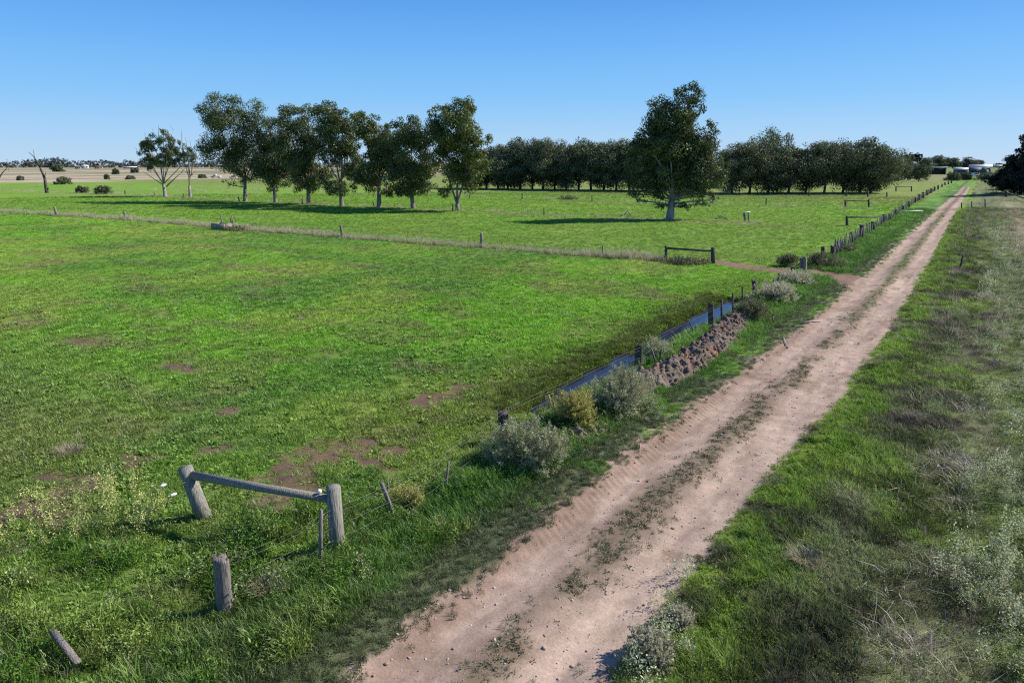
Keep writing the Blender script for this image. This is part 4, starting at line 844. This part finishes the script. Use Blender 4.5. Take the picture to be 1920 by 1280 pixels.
# ------------------------------------------------------------------ scattered grass and weeds
def blade_proto(n, rad, h0, h1, wd, bend, seed, lean=.5):
    rg = np.random.default_rng(seed); a = rg.uniform(0, 6.283, n); r = np.sqrt(rg.uniform(0, 1, n))*rad; bx, by = np.cos(a)*r, np.sin(a)*r
    h = rg.uniform(h0, h1, n); da = a + rg.normal(0, .9, n); dx, dy = np.cos(da), np.sin(da); px, py = -dy, dx; L = h*rg.uniform(.1, 1, n)*lean; w2 = wd*rg.uniform(.6, 1.3, n)/2
    z0 = np.full(n, -.02)
    P = lambda f, g, ww: (np.stack([bx+dx*L*f-px*w2*ww, by+dy*L*f-py*w2*ww, z0+h*g], 1), np.stack([bx+dx*L*f+px*w2*ww, by+dy*L*f+py*w2*ww, z0+h*g], 1))
    a0, a1 = P(0, 0, .9); b0, b1 = P(.35, .6, 1.0); tip = np.stack([bx+dx*L*(1+bend), by+dy*L*(1+bend), z0+h*(1-.3*bend)], 1)
    v = np.stack([a0, a1, b1, b0, tip], 1).reshape(-1, 3); i = np.arange(n)*5
    me = mesh_np('grass_tuft', v, np.stack([i, i+1, i+2, i+3], 1), np.stack([i+3, i+2, i+4], 1)); fattr(me, 'leaf', np.repeat(rg.uniform(0, 1, n), 5)); return me
def leaf_proto(n, rad, h, size, seed, asp=.45, up=.5):
    rg = np.random.default_rng(seed); d = rg.normal(size=(n, 3)); d /= np.linalg.norm(d, axis=1)[:, None]; d[:, 2] = np.abs(d[:, 2]); rr = rg.uniform(.3, 1, n)[:, None]
    cen = d*rr*np.array([rad, rad, h]); ud = d.copy()*.6; ud[:, 2] += up; v, q = leaf_quads(cen, size, asp, 0, rg, ud); me = mesh_np('weed_tuft', v, q); fattr(me, 'leaf', np.repeat(rg.uniform(0, 1, n), 4)); return me
def spike_proto(n, rad, h, size, seed, stems=5):
    """upright weed stalks clothed in small leaves"""
    rg = np.random.default_rng(seed); cen = []
    for s in range(stems):
        a = rg.uniform(0, 6.28); r = rg.uniform(0, rad); tx, ty = rg.uniform(-.15, .15, 2)*h; hh = h*rg.uniform(.6, 1.1); f = rg.uniform(.05, 1, n//stems)
        p = np.stack([math.cos(a)*r+tx*f, math.sin(a)*r+ty*f, hh*f], 1) + rg.normal(0, .022, (n//stems, 3))*(1.3-f)[:, None]*2; cen.append(p)
    cen = np.concatenate(cen); v, q = leaf_quads(cen, size, .45, -.6, rg); me = mesh_np('weed_stalk', v, q); fattr(me, 'leaf', np.repeat(rg.uniform(0, 1, len(cen)), 4)); return me
def stalk_proto(n, rad, h, wd, seed, lean=.35):
    return blade_proto(n, rad, h*.5, h, wd, .3, seed, lean)
def scatter(name, u, v, scale, tint, protos, mat, label, cat, rgs, tilt=.12, pick=None, zoff=0.0):
    n = len(u); z = gz(u, v)+zoff; me = bpy.data.meshes.new(name); me.vertices.add(n); me.vertices.foreach_set('co', np.stack([u, v, z], 1).astype(np.float32).ravel())
    a = me.attributes.new('rot', 'FLOAT_VECTOR', 'POINT'); a.data.foreach_set('vector', np.stack([rgs.normal(0, tilt, n), rgs.normal(0, tilt, n), rgs.uniform(0, 6.283, n)], 1).astype(np.float32).ravel())
    a = me.attributes.new('scl', 'FLOAT', 'POINT'); a.data.foreach_set('value', scale.astype(np.float32))
    a = me.attributes.new('idx', 'INT', 'POINT'); a.data.foreach_set('value', (pick if pick is not None else rgs.integers(0, len(protos), n)).astype(np.int32))
    cattr(me, 'tint', np.clip(tint, 0, 1)); o = bpy.data.objects.new(name, me); C.objects.link(o); tag(o, label, cat, None, 'stuff')
    col = bpy.data.collections.new(name+'_kinds')
    for q, p in enumerate(protos):
        p.materials.clear(); p.materials.append(mat); po = bpy.data.objects.new('%s_kind_%02d' % (name, q), p); col.objects.link(po)
    g = bpy.data.node_groups.new(name+'_scatter', 'GeometryNodeTree'); g.interface.new_socket('Geometry', in_out='INPUT', socket_type='NodeSocketGeometry'); g.interface.new_socket('Geometry', in_out='OUTPUT', socket_type='NodeSocketGeometry')
    gi = g.nodes.new('NodeGroupInput'); go = g.nodes.new('NodeGroupOutput'); ip = g.nodes.new('GeometryNodeInstanceOnPoints'); ci = g.nodes.new('GeometryNodeCollectionInfo')
    ci.inputs['Collection'].default_value = col; ci.inputs['Separate Children'].default_value = True; ci.inputs['Reset Children'].default_value = True; ip.inputs['Pick Instance'].default_value = True
    def na(nm, dt): x = g.nodes.new('GeometryNodeInputNamedAttribute'); x.data_type = dt; x.inputs['Name'].default_value = nm; return x.outputs['Attribute']
    g.links.new(gi.outputs[0], ip.inputs['Points']); g.links.new(ci.outputs[0], ip.inputs['Instance']); g.links.new(na('idx', 'INT'), ip.inputs['Instance Index']); g.links.new(na('rot', 'FLOAT_VECTOR'), ip.inputs['Rotation']); g.links.new(na('scl', 'FLOAT'), ip.inputs['Scale']); g.links.new(ip.outputs[0], go.inputs[0])
    o.modifiers.new('scatter', 'NODES').node_group = g; return o
def polar(d0, d1, dens, rgs, half=50):
    """points round the camera's foot, dens(d) per square metre"""
    d = np.linspace(d0, d1, 400); cdf = np.concatenate([[0], np.cumsum((dens(d)*d)[:-1]*np.diff(d))]); ang = math.radians(2*half); n = int(cdf[-1]*ang); r = np.interp(rgs.uniform(0, cdf[-1], n), cdf, d); a = rgs.uniform(-.5, .5, n)*ang
    return cam_to_uv(np.sin(a)*r, np.cos(a)*r)
rgs = np.random.default_rng(21)
jit = lambda n, s=.12: rgs.normal(1, s, (n, 1))
PAST = [blade_proto(60, .19, .03, .08, .011, .3, 301, .8), leaf_proto(60, .19, .05, .032, 302, .5, .5), blade_proto(56, .17, .04, .12, .010, .3, 303, .6), leaf_proto(30, .14, .06, .075, 304, .5, .2)]
# pasture
u, v = polar(6, 170, lambda d: 52*np.minimum(1, (15/d))**1.25, rgs); keep = (u < FENCE_U-.1) & (ditch(u, v) > .1); s = soil_mask(u, v); keep &= rgs.uniform(0, 1, len(u)) > s*.93; u, v = u[keep], v[keep]
d = np.hypot(u, v); dull = sm(fbm(u, v, 3, 87), .5, .66); sc = (1+ (d/40)**.8*.55)*rgs.uniform(.6, 1.25, len(u))*(1-.35*sm(d, 28, 60)); pk = np.where(rgs.uniform(0, 1, len(u)) < .10+.25*dull, 3, rgs.integers(0, 3, len(u)))
scatter('pasture_grass', u, v, sc, grass_col(u, v)*jit(len(u), .13)*1.16, PAST, M['grass'], 'short green pasture grass with patches of dull weeds', 'grass', rgs, .12, pk)
# verge grasses
VERGE = [blade_proto(70, .15, .06, .17, .008, .4, 311, .7), leaf_proto(80, .16, .12, .034, 312, .55, .5), blade_proto(60, .13, .10, .24, .007, .4, 313, .5), leaf_proto(50, .14, .09, .045, 314, .5, .4)]
u, v = polar(5.5, 120, lambda d: 115*np.minimum(1, (14/d))**1.35, rgs)
ul, ur = road_edges(v); left = (u > FENCE_U-.2) & (u < ul+.35); right = (u > ur-.1) & (u < ur+2.6+(fbm(u, v, 1.5, 113)-.5)*1.6)
edge = np.where(left, sm(ul-u, -.4, .15), sm(u-ur, -.12, .25)); dens = np.where(left, .95, .9)*edge
keep = (left | right) & (rgs.uniform(0, 1, len(u)) < dens) & (soil_mask(u, v) < .5); u, v = u[keep], v[keep]; d = np.hypot(u, v)
ul, ur = road_edges(v); lf = u < -5; low = np.where(lf, sm(ul-u, 1.5, .3), sm(u-ur, .8, .1)*.6); sc = np.where(lf, 1, .82)*(1-.55*low)*(1+(d/40)**.8*.6)*rgs.uniform(.65, 1.25, len(u))
pk = np.where(rgs.uniform(0, 1, len(u)) < .2+.35*low, 3, rgs.integers(0, 3, len(u)))
scatter('verge_grass', u, v, sc, grass_col(u, v)*jit(len(u), .16)*1.05, VERGE, M['grass'], 'lush green grass along both edges of the track', 'grass', rgs, .15, pk)
# crown of the track
u, v = polar(6, 110, lambda d: 90*np.minimum(1, (14/d))**1.3, rgs); ul, ur = road_edges(v); keep = (u > ul) & (u < ur); u, v = u[keep], v[keep]
keep = rgs.uniform(0, 1, len(u)) < mid_mask(u, v)**1.2*.9 + .006; u, v = u[keep], v[keep]; d = np.hypot(u, v)
TRK = [blade_proto(36, .10, .02, .07, .009, .5, 321, 1.2), leaf_proto(22, .10, .03, .035, 322, .5, .2)]
scatter('track_grass', u, v, (.9+(d/45)*.5)*rgs.uniform(.5, 1.2, len(u)), grass_col(u, v)*jit(len(u), .15), TRK, M['grass'], 'thin worn grass on the crown between the wheel tracks', 'grass', rgs, .1)
# grey weeds on the right verge
u, v = polar(5.5, 130, lambda d: 85*np.minimum(1, (12/d))**1.35, rgs); ul, ur = road_edges(v); keep = (u > ur+.5) & (u < 22) & (rgs.uniform(0, 1, len(u)) < sm(u-ur+(fbm(u, v, 1.5, 113)-.5)*1.6, .7, 2.0)*.9); u, v = u[keep], v[keep]; d = np.hypot(u, v)
WEED = [leaf_proto(90, .17, .13, .024, 331, .35, .3), blade_proto(60, .17, .05, .12, .006, .5, 332, .7), leaf_proto(90, .18, .08, .022, 333, .3, .1), leaf_proto(60, .15, .10, .034, 334, .45, .3)]
scatter('verge_weeds', u, v, (1+(d/40)*.6)*rgs.uniform(.5, 1.15, len(u)), grass_col(u, v)*jit(len(u), .2)*1.02, WEED, M['weed'], 'matted grey-green weeds and dead growth covering the right verge', 'weeds', rgs, .2)
# silvery low shrubs
u, v = polar(6, 90, lambda d: 22*np.minimum(1, (13/d))**1.7, rgs); keep = (u > 0) & (u < 16); p = sm(u+(fbm(u, v, 2, 117)-.5)*1.2, .5, 1.2)*sm(fbm(u, v*.8, 1.1, 341), .42, .58)*sm(u, 12, 6); keep &= rgs.uniform(0, 1, len(u)) < p; u, v = u[keep], v[keep]
for px, py, nn in ((1215, 1240, 6), (1245, 1185, 5), (1262, 1140, 4), (1300, 1085, 3), (1200, 1270, 5), (1260, 1230, 4), (1150, 690, 2), (1190, 700, 2)):
    c_ = at(px, py); u = np.concatenate([u, c_[0]+rgs.normal(0, .16, nn)]); v = np.concatenate([v, c_[1]+rgs.normal(0, .16, nn)])
SIL = [spike_proto(190, .2, .42, .038, 342, 9), spike_proto(170, .16, .46, .036, 343, 8), spike_proto(150, .2, .5, .040, 344, 7)]
tint = lerp(col3(.26, .31, .12), col3(.66, .66, .42), rgs.uniform(0, 1, len(u)))
scatter('silver_undergrowth', u, v, (.9+np.hypot(u, v)/70)*rgs.uniform(.45, 1.1, len(u)), tint, SIL, M['weed'], 'silvery waist-high undergrowth along the far right side of the verge', 'undergrowth', rgs, .15)
# straw: fence lines and dead stalks
DRY = [stalk_proto(40, .2, .55, .008, 351, .35), stalk_proto(36, .22, .42, .008, 352, .6), stalk_proto(30, .2, .7, .007, 353, .3)]
cu, cv, cs = [], [], []
for vv, sl_, u0, u1, dn, wd, s_ in ((44.6, .0, -120, -14.8, 5.5, .55, .9), (80.2, 0, -240, -20, 2.2, 1.1, 1.2), (117, 0, -200, -13, 1.4, 1.2, 1.5), (100, 0, -260, -120, 1.0, 1.3, 1.8)):
    n = int((u1-u0)*dn); a = rgs.uniform(u0, u1, n); b_ = vv + rgs.normal(0, wd, n) - (.004*(a+60) if vv < 50 else 0) + (fbm(a, a*0, 8, 98)-.5)*1.0
    k_ = rgs.uniform(0, 1, n) < sm(fbm(a, b_*0+vv, 5 if vv < 50 else 9, 355), .30, .5); cu.append(a[k_]); cv.append(b_[k_]); cs.append(np.full(k_.sum(), s_))
# crossfence line follows the surveyed points
cf = np.array([at(*p) for p in [(-40, 395), (105, 405), (235, 414), (400, 427), (640, 445), (903, 464), (1130, 482), (1249, 489)]]); n = 2600; a = rgs.uniform(cf[0, 0], cf[-1, 0], n)
cu[0] = a; cv[0] = np.interp(a, cf[:, 0], cf[:, 1]) + rgs.normal(0, .38, n); cs[0] = np.full(n, 1.15)*(.6+.75*fbm(a, a*0, 5, 357))
# thin straw over right verge far
a, b_ = polar(30, 200, lambda d: 1.8*np.minimum(1, 30/d)**1.1, rgs); k_ = (a > -1.2) & (a < 24) & (rgs.uniform(0, 1, len(a)) < sm(fbm(a, b_, 5, 359), .45, .6)); cu.append(a[k_]); cv.append(b_[k_]); cs.append(.9+.004*np.hypot(a[k_], b_[k_]))
a, b_ = polar(8, 45, lambda d: 1.2+0*d, rgs); k_ = (a < FENCE_U-.5) & (rgs.uniform(0, 1, len(a)) < .35*sm(fbm(a, b_, 4, 361), .5, .6)); cu.append(a[k_]); cv.append(b_[k_]); cs.append(np.full(k_.sum(), .4))
a, b_ = polar(5.5, 40, lambda d: 14*np.minimum(1, 12/d), rgs); k_ = (a > -1.6) & (a < 7) & (rgs.uniform(0, 1, len(a)) < sm(fbm(a, b_, 1.6, 365), .44, .62)); cu.append(a[k_]); cv.append(b_[k_]); cs.append(np.full(k_.sum(), .36))
u, v, sc = np.concatenate(cu), np.concatenate(cv), np.concatenate(cs)
tint = lerp(col3(.42, .34, .24), col3(.62, .54, .41), rgs.uniform(0, 1, len(u))); k_ = (v > 40) & (v < 50) & (u < -14); tint[u > -3] *= .72; tint[k_] = lerp(col3(.54, .46, .33), col3(.44, .44, .24), fbm(u[k_], v[k_]*0, 7, 363))
scatter('dry_grass', u, v, sc*rgs.uniform(.6, 1.2, len(u)), tint, DRY, M['straw'], 'tan dry grass standing along the fence lines and in the right verge', 'dry grass', rgs, .2)
# dead stalk tangles right of the track
cu, cv = [], []
for px, py, rw, nn in ((1775, 765, .8, 16), (1790, 880, .7, 22), (1755, 690, .7, 14), (1800, 640, .9, 16), (1770, 590, 1.0, 18), (1700, 1240, .5, 8), (1760, 950, .5, 8), (1800, 900, .5, 10), (1740, 1060, .5, 6), (1830, 780, .6, 8), (1690, 640, .6, 6), (1720, 1120, .5, 6)):
    c_ = at(px, py); cu.append(c_[0]+rgs.normal(0, rw*.6, nn)); cv.append(c_[1]+rgs.normal(0, rw*.8, nn))
u, v = np.concatenate(cu), np.concatenate(cv)
LYING = [blade_proto(22, .28, .03, .16, .006, .2, 365, 3.2), blade_proto(14, .25, .05, .2, .007, .1, 366, 2.6), blade_proto(30, .25, .02, .10, .005, .3, 367, 4)]
scatter('dead_stalks', u, v, rgs.uniform(.7, 1.5, len(u)), lerp(col3(.36, .31, .24), col3(.62, .56, .47), rgs.uniform(0, 1, len(u))**1.5), LYING, M['straw'], 'pale dead stalks lying in tangles on the weedy right verge', 'dead stalks', rgs, .1, None, .08)
# tall weeds at the lower left
pts = [(60, 1000), (110, 960), (140, 985), (180, 960), (215, 950), (250, 975), (280, 960), (300, 965), (130, 1010), (90, 1010), (20, 1010), (240, 920), (200, 925), (30, 985), (300, 990), (160, 1000), (210, 990), (265, 1000), (70, 970), (150, 940)]
cu, cv = [], []
for px, py in pts: c_ = at(px, py); n = 3; cu.append(c_[0]+rgs.normal(0, .14, n)); cv.append(c_[1]+rgs.normal(0, .16, n))
u, v = np.concatenate(cu), np.concatenate(cv)
SPK = [spike_proto(210, .08, .62, .036, 371, 4), spike_proto(180, .10, .5, .036, 372, 4), spike_proto(150, .06, .75, .034, 373, 3)]
scatter('yellow_weeds', u, v, rgs.uniform(.6, 1.25, len(u)), lerp(col3(.34, .40, .11), col3(.64, .62, .24), rgs.uniform(0, 1, len(u))), SPK, M['weed'], 'pale yellow-green upright weeds along the slack electric wire', 'weeds', rgs, .15)
u, v = polar(5.5, 16, lambda d: 80+0*d, rgs); keep = (u < FENCE_U+1.6) & (v < 10.5) & (rgs.uniform(0, 1, len(u)) < np.maximum(sm(depth(u, v), 11.3, 10.2), sm(u, -11.2, -10.2)*sm(v, 9.6, 8.2))*sm(fbm(u, v, 1.3, 375), .30, .5)*.9*(1-soil_mask(u, v))); u, v = u[keep], v[keep]
RANK = [blade_proto(60, .14, .12, .34, .008, .5, 381, .6), spike_proto(160, .16, .30, .034, 382, 9), leaf_proto(110, .18, .22, .042, 383, .4, .6), leaf_proto(120, .17, .16, .03, 384, .5, .5)]
tint = lerp(col3(.11, .22, .028), col3(.24, .33, .07), sm(fbm(u, v, .9, 377), .35, .65)); tint = lerp(tint, col3(.32, .34, .17), (rgs.uniform(0, 1, len(u)) < .12)*.8)
scatter('rank_weeds', u, v, rgs.uniform(.45, 1.0, len(u))*(.38+1.35*sm(fbm(u, v, .8, 379), .3, .65)), tint*jit(len(u), .15), RANK, M['weed'], 'rank knee-high grass and weeds around the stump post at the lower left', 'weeds', rgs, .2)
# reedy edge of the ditch
n = 9000; v = rgs.uniform(13.5, 36, n); u = rgs.uniform(-12.5, -8.6, n); e = ditch(u, v); keep = (e > -.22) & (e < 1.7) & (rgs.uniform(0, 1, n) < sm(e, 1.8, .2)*np.where(e < .05, .35*sm(fbm(u, v, .8, 395), .4, .6), 1)); u, v = u[keep], v[keep]
scatter('ditch_grass', u, v, rgs.uniform(.5, 1.1, len(u)), lerp(col3(.085, .125, .018), col3(.16, .19, .04), fbm(u, v, 1.1, 391))*jit(len(u), .15), [VERGE[0].copy(), VERGE[1].copy(), VERGE[2].copy()], M['grass'], 'rank olive grass crowding the edge of the water-filled ditch', 'grass', rgs, .15)
# pebbles on the track
def pebble(seed):
    rg = np.random.default_rng(seed); b = MB(); b.tube([(0, 0, -.3), (0, 0, .1), (0, 0, .55), (0, 0, .75)], [.5, 1, .8, .3], 7, rough=.15); return mesh_np('pebble', np.concatenate(b.v)*rg.uniform(.7, 1.2, 3), b.q, b.t)
m_, n_, out_ = newmat('pebble_stone'); ti = N(n_, 'ShaderNodeAttribute', attribute_name='tint', attribute_type='INSTANCER'); bs = N(n_, 'ShaderNodeBsdfDiffuse'); n_.links.new(ti.outputs['Color'], bs.inputs[0]); n_.links.new(bs.outputs[0], out_.inputs[0])
v = rgs.uniform(4, 34, 2600); ul, ur = road_edges(v); u = ul + (ur-ul)*rgs.uniform(-.05, 1, len(v)); z = rgs.exponential(.006, len(v))+.006
scatter('pebbles', u, v, np.minimum(z, .04), lerp(col3(.33, .23, .17), col3(.62, .55, .48), rgs.uniform(0, 1, len(u))**2), [pebble(1), pebble(2), pebble(3)], m_, 'small loose stones scattered on the dirt track', 'pebbles', rgs, .3)
# dry tussocks
def tussock(px, py, label, seed, h, n, rad):
    u, v = at(px, py); me = blade_proto(n, rad, h*.4, h, .008, .5, seed, .9); me.materials.clear(); o = link_mesh('dry_tussock', me, leafmat('tussock_straw_%d' % seed, (.22, .17, .12), (.48, .40, .31), .3, .02)); o.location = (u, v, float(gz(u, v))); return tag(o, label, 'dry tussock')
tussock(502, 1118, 'pale dry tussock in the grass between stump post and brace', 401, .42, 260, .16)
tussock(1508, 1062, 'brown dead tussock lying in the verge right of the track', 402, .40, 260, .20)
tussock(135, 850, 'dark dry weed clump in the pasture at the left', 403, .3, 260, .28)
